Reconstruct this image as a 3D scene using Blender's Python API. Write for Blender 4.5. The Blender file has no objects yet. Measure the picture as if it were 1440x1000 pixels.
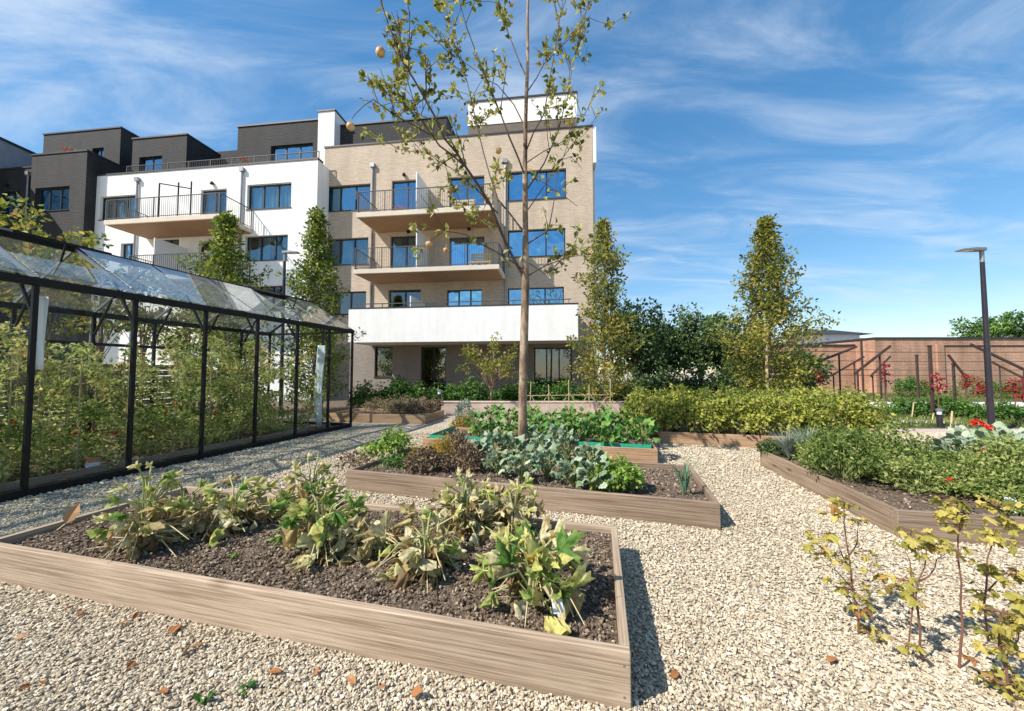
import bpy, math, random
import numpy as np
from mathutils import Vector, Matrix
R_ = math.radians
rng = np.random.default_rng(7)
random.seed(7)
SC = bpy.context.scene
COL = SC.collection

# ------------------------------------------------------------------ camera
EYE, PITCH, FPX = 1.55, R_(2.53), 520.0
cam_d = bpy.data.cameras.new("camera")
cam_d.sensor_width = 36.0
cam_d.lens = 36.0 * FPX / 1440.0
cam_d.clip_start = 0.05
cam_d.clip_end = 3000
cam = bpy.data.objects.new("camera", cam_d)
COL.objects.link(cam)
cam.location = (0, 0, EYE)
cam.rotation_euler = (R_(90) + PITCH, 0, 0)
SC.camera = cam

# ------------------------------------------------------------------ light
SUN_EL = R_(45)
SUN_H = Vector((-0.885, -0.465, 0)).normalized()
sun_vec = Vector((SUN_H.x * math.cos(SUN_EL), SUN_H.y * math.cos(SUN_EL), math.sin(SUN_EL)))
sd = bpy.data.lights.new("sun", 'SUN')
sd.energy = 5.0
sd.angle = R_(0.5)
sd.color = (1.0, 0.94, 0.85)
so = bpy.data.objects.new("sun", sd)
COL.objects.link(so)
so.rotation_euler = (-sun_vec).to_track_quat('-Z', 'Y').to_euler()

W = bpy.data.worlds.new("World")
SC.world = W
W.use_nodes = True
nt = W.node_tree
nt.nodes.clear()
def wn(t, **k):
    n = nt.nodes.new(t)
    for a, b in k.items():
        setattr(n, a, b)
    return n
w_out = wn('ShaderNodeOutputWorld')
w_bg = wn('ShaderNodeBackground')
w_bg.inputs['Strength'].default_value = 0.10
sky = wn('ShaderNodeTexSky', sky_type='NISHITA')
sky.sun_disc = False
sky.sun_elevation = SUN_EL
sky.sun_rotation = math.atan2(SUN_H.x, SUN_H.y)
sky.air_density = 1.0
sky.dust_density = 0.15
sky.ozone_density = 1.6
hsv = wn('ShaderNodeHueSaturation')
hsv.inputs['Saturation'].default_value = 1.64
hsv.inputs['Value'].default_value = 1.95
gam = wn('ShaderNodeGamma')
gam.inputs['Gamma'].default_value = 0.66
nt.links.new(sky.outputs[0], gam.inputs[0])
nt.links.new(gam.outputs[0], hsv.inputs['Color'])
# thin cirrus: noise over the sky dome, projected on a flat cloud layer overhead
tc = wn('ShaderNodeTexCoord')
sep = wn('ShaderNodeSeparateXYZ')
nt.links.new(tc.outputs['Generated'], sep.inputs[0])
def wmath(op, a, b=None):
    m = wn('ShaderNodeMath', operation=op)
    for i, v in enumerate((a, b)):
        if v is None: continue
        if isinstance(v, (int, float)): m.inputs[i].default_value = v
        else: nt.links.new(v, m.inputs[i])
    return m.outputs[0]
zz = wmath('MAXIMUM', wmath('ADD', sep.outputs[2], 0.12), 0.02)
cx_ = wmath('DIVIDE', sep.outputs[0], zz)
cy_ = wmath('DIVIDE', sep.outputs[1], zz)
cmb = wn('ShaderNodeCombineXYZ')
nt.links.new(cx_, cmb.inputs[0]); nt.links.new(cy_, cmb.inputs[1])
mp = wn('ShaderNodeMapping')
mp.inputs['Rotation'].default_value = (0, 0, R_(28))
mp.inputs['Scale'].default_value = (0.55, 1.5, 1)
nt.links.new(cmb.outputs[0], mp.inputs[0])
n1 = wn('ShaderNodeTexNoise')
n1.inputs['Scale'].default_value = 2.3
n1.inputs['Detail'].default_value = 11
n1.inputs['Roughness'].default_value = 0.61
n1.inputs['Distortion'].default_value = 0.6
nt.links.new(mp.outputs[0], n1.inputs['Vector'])
n2 = wn('ShaderNodeTexNoise')
n2.inputs['Scale'].default_value = 0.7
n2.inputs['Detail'].default_value = 3
nt.links.new(mp.outputs[0], n2.inputs['Vector'])
cl = wmath('MULTIPLY', n1.outputs[0], wmath('ADD', n2.outputs[0], 0.45))
cr = wn('ShaderNodeMapRange')
cr.interpolation_type = 'SMOOTHSTEP'
cr.inputs['From Min'].default_value = 0.36
cr.inputs['From Max'].default_value = 0.80
cr.inputs['To Max'].default_value = 0.72
nt.links.new(cl, cr.inputs['Value'])
mixc = wn('ShaderNodeMix', data_type='RGBA')
mixc.inputs['B'].default_value = (5.0, 5.8, 6.8, 1)
nt.links.new(cr.outputs[0], mixc.inputs['Factor'])
nt.links.new(hsv.outputs[0], mixc.inputs['A'])
nt.links.new(mixc.outputs['Result'], w_bg.inputs['Color'])
nt.links.new(w_bg.outputs[0], w_out.inputs[0])

SC.view_settings.view_transform = 'Standard'
SC.view_settings.look = 'None'
SC.view_settings.exposure = 0.62
SC.view_settings.gamma = 1.0
SC.render.engine = 'CYCLES'
SC.cycles.max_bounces = 8
SC.cycles.transparent_max_bounces = 24
SC.cycles.use_denoising = True

# ------------------------------------------------------------------ photo geometry helpers
def ray(px, py):
    xc, yc = (px - 720) / FPX, (500 - py) / FPX
    return Vector((xc, math.cos(PITCH) - yc * math.sin(PITCH), math.sin(PITCH) + yc * math.cos(PITCH)))
CAM = Vector((0, 0, EYE))
def at(px, py, Y):
    d = ray(px, py)
    return CAM + d * (Y / d.y)
def gnd(px, py, z=0.0):
    d = ray(px, py)
    return CAM + d * ((z - EYE) / d.z)
def proj(p):
    v = Vector(p) - CAM
    c, s = math.cos(PITCH), math.sin(PITCH)
    f = v.y * c + v.z * s
    u = -v.y * s + v.z * c
    return 720 + FPX * v.x / f, 500 - FPX * u / f, f

# ------------------------------------------------------------------ materials
def new_mat(name):
    m = bpy.data.materials.new(name)
    m.use_nodes = True
    m.node_tree.nodes.clear()
    return m, m.node_tree
def N(t, ty, **k):
    n = t.nodes.new(ty)
    for a, b in k.items(): setattr(n, a, b)
    return n
def ramp(t, stops, src):
    r = N(t, 'ShaderNodeValToRGB')
    e = r.color_ramp.elements
    while len(e) < len(stops): e.new(0.5)
    for el, (p, c) in zip(e, stops):
        el.position = p
        el.color = (c[0], c[1], c[2], 1)
    t.links.new(src, r.inputs[0])
    return r.outputs[0]
def mat_surf(name, stops, rough=0.7, scale=8.0, stretch=(1, 1, 1), detail=6, bump=0.2, bump_scale=None, metallic=0.0, spec=0.4, dist=0.02, grime=0.0, knots=False, gz=1.0):
    """noise-coloured surface in object space"""
    m, t = new_mat(name)
    o = N(t, 'ShaderNodeOutputMaterial'); p = N(t, 'ShaderNodeBsdfPrincipled')
    tc = N(t, 'ShaderNodeTexCoord'); mp = N(t, 'ShaderNodeMapping')
    mp.inputs['Scale'].default_value = stretch
    t.links.new(tc.outputs['Object'], mp.inputs[0])
    n = N(t, 'ShaderNodeTexNoise')
    n.inputs['Scale'].default_value = scale; n.inputs['Detail'].default_value = detail; n.inputs['Roughness'].default_value = 0.6
    t.links.new(mp.outputs[0], n.inputs['Vector'])
    c = ramp(t, stops, n.outputs[0])
    if grime:
        g = N(t, 'ShaderNodeTexNoise'); g.inputs['Scale'].default_value = 0.6; g.inputs['Detail'].default_value = 5
        mg = N(t, 'ShaderNodeMapping'); mg.inputs['Scale'].default_value = (1 / gz ** .5, 1 / gz ** .5, gz)
        if gz != 1: g.inputs['Scale'].default_value = 1.6
        t.links.new(tc.outputs['Object'], mg.inputs[0]); t.links.new(mg.outputs[0], g.inputs['Vector'])
        if knots:
            oi = N(t, 'ShaderNodeObjectInfo'); av = N(t, 'ShaderNodeVectorMath', operation='ADD')
            mk = N(t, 'ShaderNodeMapping'); mk.inputs['Scale'].default_value = (1.5, 5, 5)
            t.links.new(tc.outputs['Object'], mk.inputs[0]); t.links.new(mk.outputs[0], av.inputs[0]); t.links.new(oi.outputs['Location'], av.inputs[1])
            kv = N(t, 'ShaderNodeTexVoronoi'); kv.inputs['Scale'].default_value = 0.9
            t.links.new(av.outputs[0], kv.inputs['Vector'])
            mk2 = N(t, 'ShaderNodeMix', data_type='RGBA', blend_type='MULTIPLY'); mk2.inputs['Factor'].default_value = 1
            t.links.new(c, mk2.inputs['A'])
            t.links.new(ramp(t, [(0.035, (0.30, 0.24, 0.2)), (0.09, (0.75, 0.7, 0.66)), (0.16, (1, 1, 1))], kv.outputs['Distance']), mk2.inputs['B'])
            c = mk2.outputs['Result']
        mx = N(t, 'ShaderNodeMix', data_type='RGBA', blend_type='MULTIPLY')
        mx.inputs['Factor'].default_value = grime
        t.links.new(c, mx.inputs['A'])
        t.links.new(ramp(t, [(0.3, (0.6, 0.58, 0.55)), (0.6, (1, 1, 1))], g.outputs[0]), mx.inputs['B'])
        c = mx.outputs['Result']
    t.links.new(c, p.inputs['Base Color'])
    p.inputs['Roughness'].default_value = rough
    p.inputs['Metallic'].default_value = metallic
    p.inputs['Specular IOR Level'].default_value = spec
    if bump:
        b = N(t, 'ShaderNodeBump'); b.inputs['Strength'].default_value = bump; b.inputs['Distance'].default_value = dist
        src = n.outputs[0]
        if bump_scale:
            n3 = N(t, 'ShaderNodeTexNoise'); n3.inputs['Scale'].default_value = bump_scale; n3.inputs['Detail'].default_value = 4
            t.links.new(mp.outputs[0], n3.inputs['Vector']); src = n3.outputs[0]
        t.links.new(src, b.inputs['Height']); t.links.new(b.outputs[0], p.inputs['Normal'])
    t.links.new(p.outputs[0], o.inputs[0])
    return m
def flat2(c, k=0.8):
    return [(0.3, tuple(x * k for x in c)), (0.7, c)]
def mat_tint(name, stops, rough=0.75, trans=0.0, spec=0.25, bump=0.0):
    """colour from the per-face tint attribute; leaves let some light through"""
    m, t = new_mat(name)
    o = N(t, 'ShaderNodeOutputMaterial'); p = N(t, 'ShaderNodeBsdfPrincipled')
    a = N(t, 'ShaderNodeAttribute', attribute_name='tint')
    c = ramp(t, stops, a.outputs['Fac'])
    if bump:
        tc = N(t, 'ShaderNodeTexCoord')
        n = N(t, 'ShaderNodeTexNoise'); n.inputs['Scale'].default_value = bump; n.inputs['Detail'].default_value = 5
        t.links.new(tc.outputs['Object'], n.inputs['Vector'])
        mx = N(t, 'ShaderNodeMix', data_type='RGBA', blend_type='MULTIPLY'); mx.inputs['Factor'].default_value = 1
        t.links.new(c, mx.inputs['A'])
        t.links.new(ramp(t, [(0.32, (0.62, 0.6, 0.55)), (0.6, (1.08, 1.08, 1.05))], n.outputs[0]), mx.inputs['B'])
        c = mx.outputs['Result']
        bb = N(t, 'ShaderNodeBump'); bb.inputs['Strength'].default_value = 0.5; bb.inputs['Distance'].default_value = 0.01
        t.links.new(n.outputs[0], bb.inputs['Height']); t.links.new(bb.outputs[0], p.inputs['Normal'])
    t.links.new(c, p.inputs['Base Color'])
    p.inputs['Roughness'].default_value = rough
    p.inputs['Specular IOR Level'].default_value = spec
    if trans:
        tr = N(t, 'ShaderNodeBsdfTranslucent'); t.links.new(c, tr.inputs[0])
        mx = N(t, 'ShaderNodeMixShader'); mx.inputs[0].default_value = trans
        t.links.new(p.outputs[0], mx.inputs[1]); t.links.new(tr.outputs[0], mx.inputs[2])
        t.links.new(mx.outputs[0], o.inputs[0])
    else:
        t.links.new(p.outputs[0], o.inputs[0])
    return m
def mat_glass(name, tint=(1, 1, 1), refl=0.12, rough=0.01, dirt=0.0, rcol=(1, 1, 1), graze=0.55, wob=0.0, vary=0.0):
    m, t = new_mat(name)
    o = N(t, 'ShaderNodeOutputMaterial')
    tr = N(t, 'ShaderNodeBsdfTransparent'); tr.inputs[0].default_value = (*tint, 1)
    gl = N(t, 'ShaderNodeBsdfGlossy'); gl.inputs['Roughness'].default_value = rough; gl.inputs[0].default_value = (*rcol, 1)
    lw = N(t, 'ShaderNodeLayerWeight'); lw.inputs[0].default_value = 0.5
    pw = N(t, 'ShaderNodeMath', operation='POWER'); pw.inputs[1].default_value = 5.0
    t.links.new(lw.outputs['Facing'], pw.inputs[0])
    ad = N(t, 'ShaderNodeMath', operation='MULTIPLY_ADD', use_clamp=True); ad.inputs[1].default_value = graze; ad.inputs[2].default_value = refl
    t.links.new(pw.outputs[0], ad.inputs[0])
    if vary:
        oi = N(t, 'ShaderNodeObjectInfo'); vm = N(t, 'ShaderNodeMath', operation='MULTIPLY_ADD')
        vm.inputs[1].default_value = vary; vm.inputs[2].default_value = refl - vary * 0.5
        t.links.new(oi.outputs['Random'], vm.inputs[0]); t.links.new(vm.outputs[0], ad.inputs[2])
    mx = N(t, 'ShaderNodeMixShader')
    t.links.new(ad.outputs[0], mx.inputs[0]); t.links.new(tr.outputs[0], mx.inputs[1]); t.links.new(gl.outputs[0], mx.inputs[2])
    if wob:
        tw_ = N(t, 'ShaderNodeTexCoord'); nw = N(t, 'ShaderNodeTexNoise'); nw.inputs['Scale'].default_value = 0.8; nw.inputs['Detail'].default_value = 2
        t.links.new(tw_.outputs['Object'], nw.inputs['Vector'])
        bw_ = N(t, 'ShaderNodeBump'); bw_.inputs['Strength'].default_value = 1.0; bw_.inputs['Distance'].default_value = wob
        t.links.new(nw.outputs[0], bw_.inputs['Height']); t.links.new(bw_.outputs[0], gl.inputs['Normal'])
    last = mx.outputs[0]
    if dirt:
        tc = N(t, 'ShaderNodeTexCoord')
        n = N(t, 'ShaderNodeTexNoise'); n.inputs['Scale'].default_value = 2.2; n.inputs['Detail'].default_value = 8
        t.links.new(tc.outputs['Object'], n.inputs['Vector'])
        mr = N(t, 'ShaderNodeMapRange'); mr.inputs['From Min'].default_value = 0.4; mr.inputs['From Max'].default_value = 0.75
        mr.inputs['To Max'].default_value = dirt * 2; mr.inputs['To Min'].default_value = dirt * 0.5
        t.links.new(n.outputs[0], mr.inputs['Value'])
        df = N(t, 'ShaderNodeBsdfDiffuse'); df.inputs[0].default_value = (0.75, 0.77, 0.75, 1)
        m2 = N(t, 'ShaderNodeMixShader')
        t.links.new(mr.outputs[0], m2.inputs[0]); t.links.new(last, m2.inputs[1]); t.links.new(df.outputs[0], m2.inputs[2])
        last = m2.outputs[0]
    t.links.new(last, o.inputs[0])
    return m
def mat_brick(name, c1, c2, mortar, scale, bw=0.5, bh=0.25, ms=0.02, grime=0.3, axis='XZ', rough=0.85):
    m, t = new_mat(name)
    o = N(t, 'ShaderNodeOutputMaterial'); p = N(t, 'ShaderNodeBsdfPrincipled')
    tc = N(t, 'ShaderNodeTexCoord'); s = N(t, 'ShaderNodeSeparateXYZ'); c = N(t, 'ShaderNodeCombineXYZ')
    t.links.new(tc.outputs['Object'], s.inputs[0])
    ad = N(t, 'ShaderNodeMath', operation='ADD')
    t.links.new(s.outputs[0], ad.inputs[0]); t.links.new(s.outputs[1], ad.inputs[1])
    t.links.new(ad.outputs[0], c.inputs[0]); t.links.new(s.outputs[2], c.inputs[1])
    b = N(t, 'ShaderNodeTexBrick')
    b.inputs['Color1'].default_value = (*c1, 1); b.inputs['Color2'].default_value = (*c2, 1); b.inputs['Mortar'].default_value = (*mortar, 1)
    b.inputs['Scale'].default_value = scale; b.inputs['Mortar Size'].default_value = ms
    b.inputs['Brick Width'].default_value = bw; b.inputs['Row Height'].default_value = bh
    t.links.new(c.outputs[0], b.inputs['Vector'])
    g = N(t, 'ShaderNodeTexNoise'); g.inputs['Scale'].default_value = 0.9; g.inputs['Detail'].default_value = 7
    mg = N(t, 'ShaderNodeMapping'); mg.inputs['Scale'].default_value = (1.6, 1.6, 0.35)
    t.links.new(tc.outputs['Object'], mg.inputs[0]); t.links.new(mg.outputs[0], g.inputs['Vector'])
    mx = N(t, 'ShaderNodeMix', data_type='RGBA', blend_type='MULTIPLY'); mx.inputs['Factor'].default_value = grime
    t.links.new(b.outputs[0], mx.inputs['A'])
    t.links.new(ramp(t, [(0.3, (0.55, 0.53, 0.5)), (0.65, (1.1, 1.1, 1.1))], g.outputs[0]), mx.inputs['B'])
    t.links.new(mx.outputs['Result'], p.inputs['Base Color'])
    p.inputs['Roughness'].default_value = rough
    bp = N(t, 'ShaderNodeBump'); bp.inputs['Strength'].default_value = 0.4; bp.inputs['Distance'].default_value = 0.01
    t.links.new(b.outputs['Fac'], bp.inputs['Height']); bp.invert = True
    t.links.new(bp.outputs[0], p.inputs['Normal'])
    t.links.new(p.outputs[0], o.inputs[0])
    return m
def mat_gravel(name):
    m, t = new_mat(name)
    o = N(t, 'ShaderNodeOutputMaterial'); p = N(t, 'ShaderNodeBsdfPrincipled')
    tc = N(t, 'ShaderNodeTexCoord')
    v = N(t, 'ShaderNodeTexVoronoi'); v.inputs['Scale'].default_value = 42
    t.links.new(tc.outputs['Object'], v.inputs['Vector'])
    sp = N(t, 'ShaderNodeSeparateColor'); t.links.new(v.outputs['Color'], sp.inputs[0])
    c = ramp(t, [(0.0, (0.20, 0.155, 0.11)), (0.25, (0.36, 0.29, 0.20)), (0.6, (0.47, 0.40, 0.30)), (1.0, (0.60, 0.54, 0.44))], sp.outputs[0])
    n = N(t, 'ShaderNodeTexNoise'); n.inputs['Scale'].default_value = 0.9; n.inputs['Detail'].default_value = 6
    t.links.new(tc.outputs['Object'], n.inputs['Vector'])
    mx = N(t, 'ShaderNodeMix', data_type='RGBA', blend_type='MULTIPLY'); mx.inputs['Factor'].default_value = 0.5
    t.links.new(c, mx.inputs['A']); t.links.new(ramp(t, [(0.35, (0.72, 0.69, 0.64)), (0.6, (1, 1, 1))], n.outputs[0]), mx.inputs['B'])
    t.links.new(mx.outputs['Result'], p.inputs['Base Color'])
    p.inputs['Roughness'].default_value = 0.9
    b = N(t, 'ShaderNodeBump'); b.inputs['Strength'].default_value = 1.0; b.inputs['Distance'].default_value = 0.02; b.invert = True
    t.links.new(v.outputs['Distance'], b.inputs['Height']); t.links.new(b.outputs[0], p.inputs['Normal'])
    t.links.new(p.outputs[0], o.inputs[0])
    return m

M = {}
M['gravel'] = mat_gravel('gravel_sheet')
M['pebble'] = mat_tint('gravel_stone', [(0.0, (0.20, 0.155, 0.11)), (0.2, (0.34, 0.275, 0.19)), (0.5, (0.47, 0.39, 0.275)), (0.8, (0.56, 0.485, 0.365)), (1.0, (0.68, 0.63, 0.52))], 0.85)
M['soil'] = mat_surf('soil', [(0.3, (0.04, 0.028, 0.019)), (0.5, (0.13, 0.092, 0.062)), (0.7, (0.25, 0.195, 0.145))], 0.95, 38, bump=1.0, dist=0.03)
M['chip'] = mat_tint('soil_crumb', [(0.0, (0.05, 0.034, 0.023)), (0.45, (0.165, 0.118, 0.08)), (0.8, (0.34, 0.265, 0.195)), (1.0, (0.58, 0.48, 0.37))], 0.95)
def wood(name, a, b, c):
    return mat_surf(name, [(0.34, a), (0.5, b), (0.66, c)], 0.8, 4.0, (0.45, 16, 26), 12, 0.45, None, dist=0.004, grime=0.75, knots=True)
M['wood_pale'] = wood('pale_timber', (0.235, 0.16, 0.105), (0.40, 0.30, 0.21), (0.50, 0.40, 0.295))
M['wood_grey'] = wood('weathered_timber', (0.15, 0.10, 0.066), (0.275, 0.197, 0.135), (0.37, 0.29, 0.215))
M['wood_warm'] = wood('warm_timber', (0.22, 0.12, 0.06), (0.42, 0.26, 0.15), (0.52, 0.36, 0.23))
M['wood_top'] = wood('timber_end', (0.40, 0.31, 0.24), (0.56, 0.46, 0.37), (0.66, 0.57, 0.47))
M['cane'] = mat_surf('bamboo_cane', [(0.3, (0.38, 0.28, 0.14)), (0.7, (0.58, 0.47, 0.28))], 0.6, 20)
M['black'] = mat_surf('black_coated_metal', [(0.3, (0.006, 0.006, 0.0065)), (0.7, (0.013, 0.013, 0.0135))], 0.5, 12, bump=0.05, spec=0.2)
M['lamp'] = mat_surf('dark_lamp_paint', [(0.3, (0.018, 0.015, 0.020)), (0.7, (0.03, 0.026, 0.034))], 0.35, 8, bump=0.03)
M['brown_base'] = mat_surf('brown_cladding', flat2((0.15, 0.12, 0.09), 0.7), 0.7, 6, bump=0.1)
M['trellis'] = mat_surf('dark_brown_timber', flat2((0.075, 0.045, 0.035), 0.6), 0.7, 12, bump=0.1)
M['rail'] = mat_surf('railing_paint', [(0.3, (0.05, 0.05, 0.052)), (0.7, (0.08, 0.08, 0.082))], 0.5, 12, bump=0.0)
M['zinc'] = mat_surf('zinc_pipe', [(0.3, (0.22, 0.22, 0.23)), (0.7, (0.34, 0.34, 0.36))], 0.45, 3, metallic=0.6, bump=0.05)
M['coping'] = mat_surf('dark_coping', flat2((0.03, 0.03, 0.034)), 0.5, 6, bump=0.02)
M['frame'] = mat_surf('dark_window_frame', flat2((0.028, 0.03, 0.034)), 0.4, 6, bump=0.0)
M['core'] = mat_surf('room_dark', flat2((0.035, 0.035, 0.035)), 0.9, 1.2, bump=0.0)  # backing box behind the panes, darkness of the rooms put into its colour
M['render_w'] = mat_surf('white_render', [(0.3, (0.74, 0.735, 0.72)), (0.7, (0.80, 0.795, 0.785))], 0.85, 3.0, bump=0.15, bump_scale=120, dist=0.004, grime=0.22, gz=0.2)
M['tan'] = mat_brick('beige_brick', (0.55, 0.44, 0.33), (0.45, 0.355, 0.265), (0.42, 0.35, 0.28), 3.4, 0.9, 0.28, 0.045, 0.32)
M['tan_low'] = mat_brick('shaded_grey_brick', (0.27, 0.23, 0.195), (0.22, 0.187, 0.16), (0.25, 0.22, 0.195), 4.2, 0.9, 0.28, 0.03, 0.22)  # grey ground-floor brick, its colour darkened for the shade under the terrace
M['dark'] = mat_brick('anthracite_brick', (0.025, 0.024, 0.026), (0.010, 0.010, 0.0115), (0.035, 0.034, 0.035), 3.0, 0.9, 0.28, 0.05, 0.75)
M['red'] = mat_brick('orange_brick', (0.54, 0.235, 0.125), (0.40, 0.155, 0.08), (0.46, 0.34, 0.26), 2.6, 0.9, 0.28, 0.06, 0.8)
M['slab'] = mat_surf('balcony_concrete', [(0.3, (0.55, 0.47, 0.38)), (0.7, (0.62, 0.55, 0.45))], 0.85, 2.0, bump=0.08)
M['soffit'] = mat_surf('timber_soffit', [(0.3, (0.27, 0.15, 0.078)), (0.7, (0.35, 0.21, 0.115))], 0.7, 3.0, (1, 8, 1), bump=0.05)
M['greywing'] = mat_surf('blue_grey_cladding', [(0.3, (0.20, 0.24, 0.30)), (0.7, (0.26, 0.30, 0.36))], 0.6, 2.0, bump=0.05)
M['pane'] = mat_glass('window_glass', (0.62, 0.72, 0.74), 0.17, rcol=(0.6, 0.85, 1.0), wob=0.07, vary=0.12)
M['pane_blue'] = mat_glass('blue_window_glass', (0.30, 0.45, 0.55), 0.52, rcol=(0.45, 0.80, 1.0), wob=0.07, vary=0.4)
M['pane_dark'] = mat_glass('shaded_window_glass', (0.45, 0.5, 0.5), 0.14)
M['gh_glass'] = mat_glass('greenhouse_glass', (0.985, 0.99, 0.985), 0.004, 0.01, 0.002, graze=0.10)
M['gh_roof'] = mat_glass('greenhouse_roof_glass', (0.93, 0.96, 0.96), 0.14, 0.03, 0.065, graze=0.5)
M['curtain'] = mat_surf('pale_curtain', [(0.35, (0.45, 0.50, 0.48)), (0.65, (0.66, 0.70, 0.68))], 0.9, 4, (6, 1, 0.05), 3, 0.0)
M['divider'] = mat_surf('pale_screen', flat2((0.70, 0.74, 0.76), 0.95), 0.5, 3, bump=0.0)
M['bark'] = mat_surf('grey_brown_bark', [(0.34, (0.075, 0.045, 0.028)), (0.5, (0.23, 0.155, 0.10)), (0.64, (0.42, 0.32, 0.23))], 0.9, 7, (1, 1, 0.35), 10, 1.0, dist=0.03)
M['twig'] = mat_surf('dark_twig', flat2((0.11, 0.075, 0.055), 0.6), 0.85, 14, bump=0.2)
M['stem_red'] = mat_surf('reddish_stem', flat2((0.20, 0.095, 0.065), 0.6), 0.7, 14, bump=0.1)
M['stem_green'] = mat_surf('green_stem', flat2((0.26, 0.30, 0.10), 0.7), 0.6, 14, bump=0.1)
M['stem_dry'] = mat_surf('dry_stem', flat2((0.50, 0.42, 0.25), 0.65), 0.8, 14, bump=0.1)
M['concrete'] = mat_surf('pale_concrete', [(0.3, (0.52, 0.49, 0.44)), (0.7, (0.66, 0.63, 0.57))], 0.9, 2.5, bump=0.1, grime=0.3)
M['pinkwall'] = mat_surf('pinkish_concrete', [(0.3, (0.46, 0.35, 0.29)), (0.7, (0.60, 0.48, 0.41))], 0.9, 3.0, bump=0.15, grime=0.35)
M['pinkpath'] = mat_surf('pink_paving', [(0.3, (0.44, 0.33, 0.28)), (0.7, (0.56, 0.44, 0.38))], 0.9, 5.0, bump=0.2, grime=0.3)
M['lawn'] = mat_surf('lawn_soil', [(0.3, (0.045, 0.06, 0.015)), (0.7, (0.10, 0.12, 0.03))], 0.95, 5.0, bump=0.5)
M['green_mesh'] = mat_surf('green_plastic_mesh', flat2((0.02, 0.36, 0.22), 0.8), 0.5, 30, bump=0.3)
M['white_plastic'] = mat_surf('white_plastic', flat2((0.72, 0.76, 0.82), 0.95), 0.4, 3, bump=0.0)
M['teal_plastic'] = mat_surf('pale_blue_film', [(0.3, (0.45, 0.58, 0.60)), (0.7, (0.74, 0.78, 0.77))], 0.3, 6, bump=0.3)
M['terracotta'] = mat_surf('terracotta', flat2((0.50, 0.20, 0.10), 0.8), 0.8, 6)
M['fruit'] = mat_surf('ripe_fruit', [(0.36, (0.40, 0.10, 0.05)), (0.47, (0.50, 0.28, 0.12)), (0.64, (0.55, 0.44, 0.18))], 0.45, 16, bump=0.05)
M['redflower'] = mat_tint('red_petal', [(0, (0.45, 0.01, 0.01)), (1, (0.80, 0.06, 0.03))], 0.6, 0.25)
# leaves: tint 0..1 picks the leaf's own colour
def leafmat(name, stops, tr=0.35, rough=0.55, bump=0.0, spec=0.3):
    M[name] = mat_tint(name, stops, rough, tr, spec, bump)
leafmat('squash_leaf', [(0.0, (0.10, 0.22, 0.04)), (0.2, (0.22, 0.34, 0.08)), (0.38, (0.42, 0.47, 0.14)), (0.55, (0.62, 0.58, 0.19)), (0.75, (0.70, 0.66, 0.44)), (0.9, (0.48, 0.37, 0.16)), (1.0, (0.28, 0.18, 0.09))], 0.42, 0.7, 34)
leafmat('tree_leaf', [(0, (0.06, 0.085, 0.014)), (0.4, (0.27, 0.29, 0.06)), (0.85, (0.50, 0.46, 0.13)), (1, (0.46, 0.26, 0.07))], 0.4)
leafmat('column_leaf', [(0, (0.06, 0.09, 0.014)), (0.5, (0.22, 0.24, 0.04)), (0.85, (0.42, 0.38, 0.08)), (1, (0.44, 0.32, 0.09))], 0.4)
leafmat('green_column_leaf', [(0, (0.045, 0.09, 0.012)), (0.5, (0.16, 0.23, 0.03)), (1, (0.42, 0.42, 0.07))], 0.38)
leafmat('hedge_leaf', [(0, (0.07, 0.11, 0.02)), (0.4, (0.25, 0.30, 0.05)), (0.8, (0.56, 0.54, 0.10)), (1, (0.46, 0.38, 0.22))], 0.42)
leafmat('dark_leaf', [(0, (0.025, 0.05, 0.016)), (0.6, (0.075, 0.13, 0.04)), (1, (0.17, 0.24, 0.08))], 0.3)
leafmat('laurel_leaf', [(0, (0.03, 0.08, 0.014)), (0.6, (0.08, 0.18, 0.03)), (1, (0.20, 0.32, 0.06))], 0.25)
leafmat('tomato_leaf', [(0, (0.11, 0.18, 0.03)), (0.4, (0.40, 0.46, 0.12)), (0.8, (0.70, 0.70, 0.30)), (1, (0.70, 0.52, 0.18))], 0.5)
leafmat('vine_leaf', [(0, (0.09, 0.13, 0.02)), (0.5, (0.30, 0.32, 0.06)), (0.8, (0.52, 0.44, 0.09)), (1, (0.46, 0.20, 0.06))], 0.42)
leafmat('cabbage_leaf', [(0, (0.08, 0.15, 0.07)), (0.5, (0.22, 0.31, 0.185)), (1, (0.46, 0.53, 0.39))], 0.2, 0.55, 60)
leafmat('chard_leaf', [(0, (0.04, 0.13, 0.02)), (0.6, (0.12, 0.27, 0.05)), (1, (0.34, 0.42, 0.10))], 0.3)
leafmat('parsley_leaf', [(0, (0.12, 0.24, 0.03)), (1, (0.36, 0.48, 0.10))], 0.35)
leafmat('bush_leaf', [(0, (0.055, 0.10, 0.018)), (0.5, (0.175, 0.245, 0.05)), (1, (0.46, 0.48, 0.17))], 0.4)
leafmat('amber_leaf', [(0, (0.22, 0.16, 0.03)), (1, (0.60, 0.40, 0.06))], 0.35)
leafmat('brown_leaf', [(0, (0.08, 0.05, 0.035)), (0.6, (0.20, 0.135, 0.085)), (1, (0.34, 0.29, 0.15))], 0.2)
leafmat('grey_leaf', [(0, (0.14, 0.18, 0.13)), (1, (0.36, 0.42, 0.33))], 0.2)
leafmat('leek_leaf', [(0, (0.07, 0.16, 0.09)), (1, (0.20, 0.33, 0.20))], 0.2)
leafmat('red_leaf', [(0, (0.16, 0.012, 0.02)), (1, (0.44, 0.04, 0.05))], 0.35)
leafmat('yellow_leaf', [(0, (0.16, 0.17, 0.03)), (0.5, (0.38, 0.34, 0.07)), (0.85, (0.62, 0.50, 0.14)), (1, (0.36, 0.17, 0.06))], 0.4)
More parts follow.
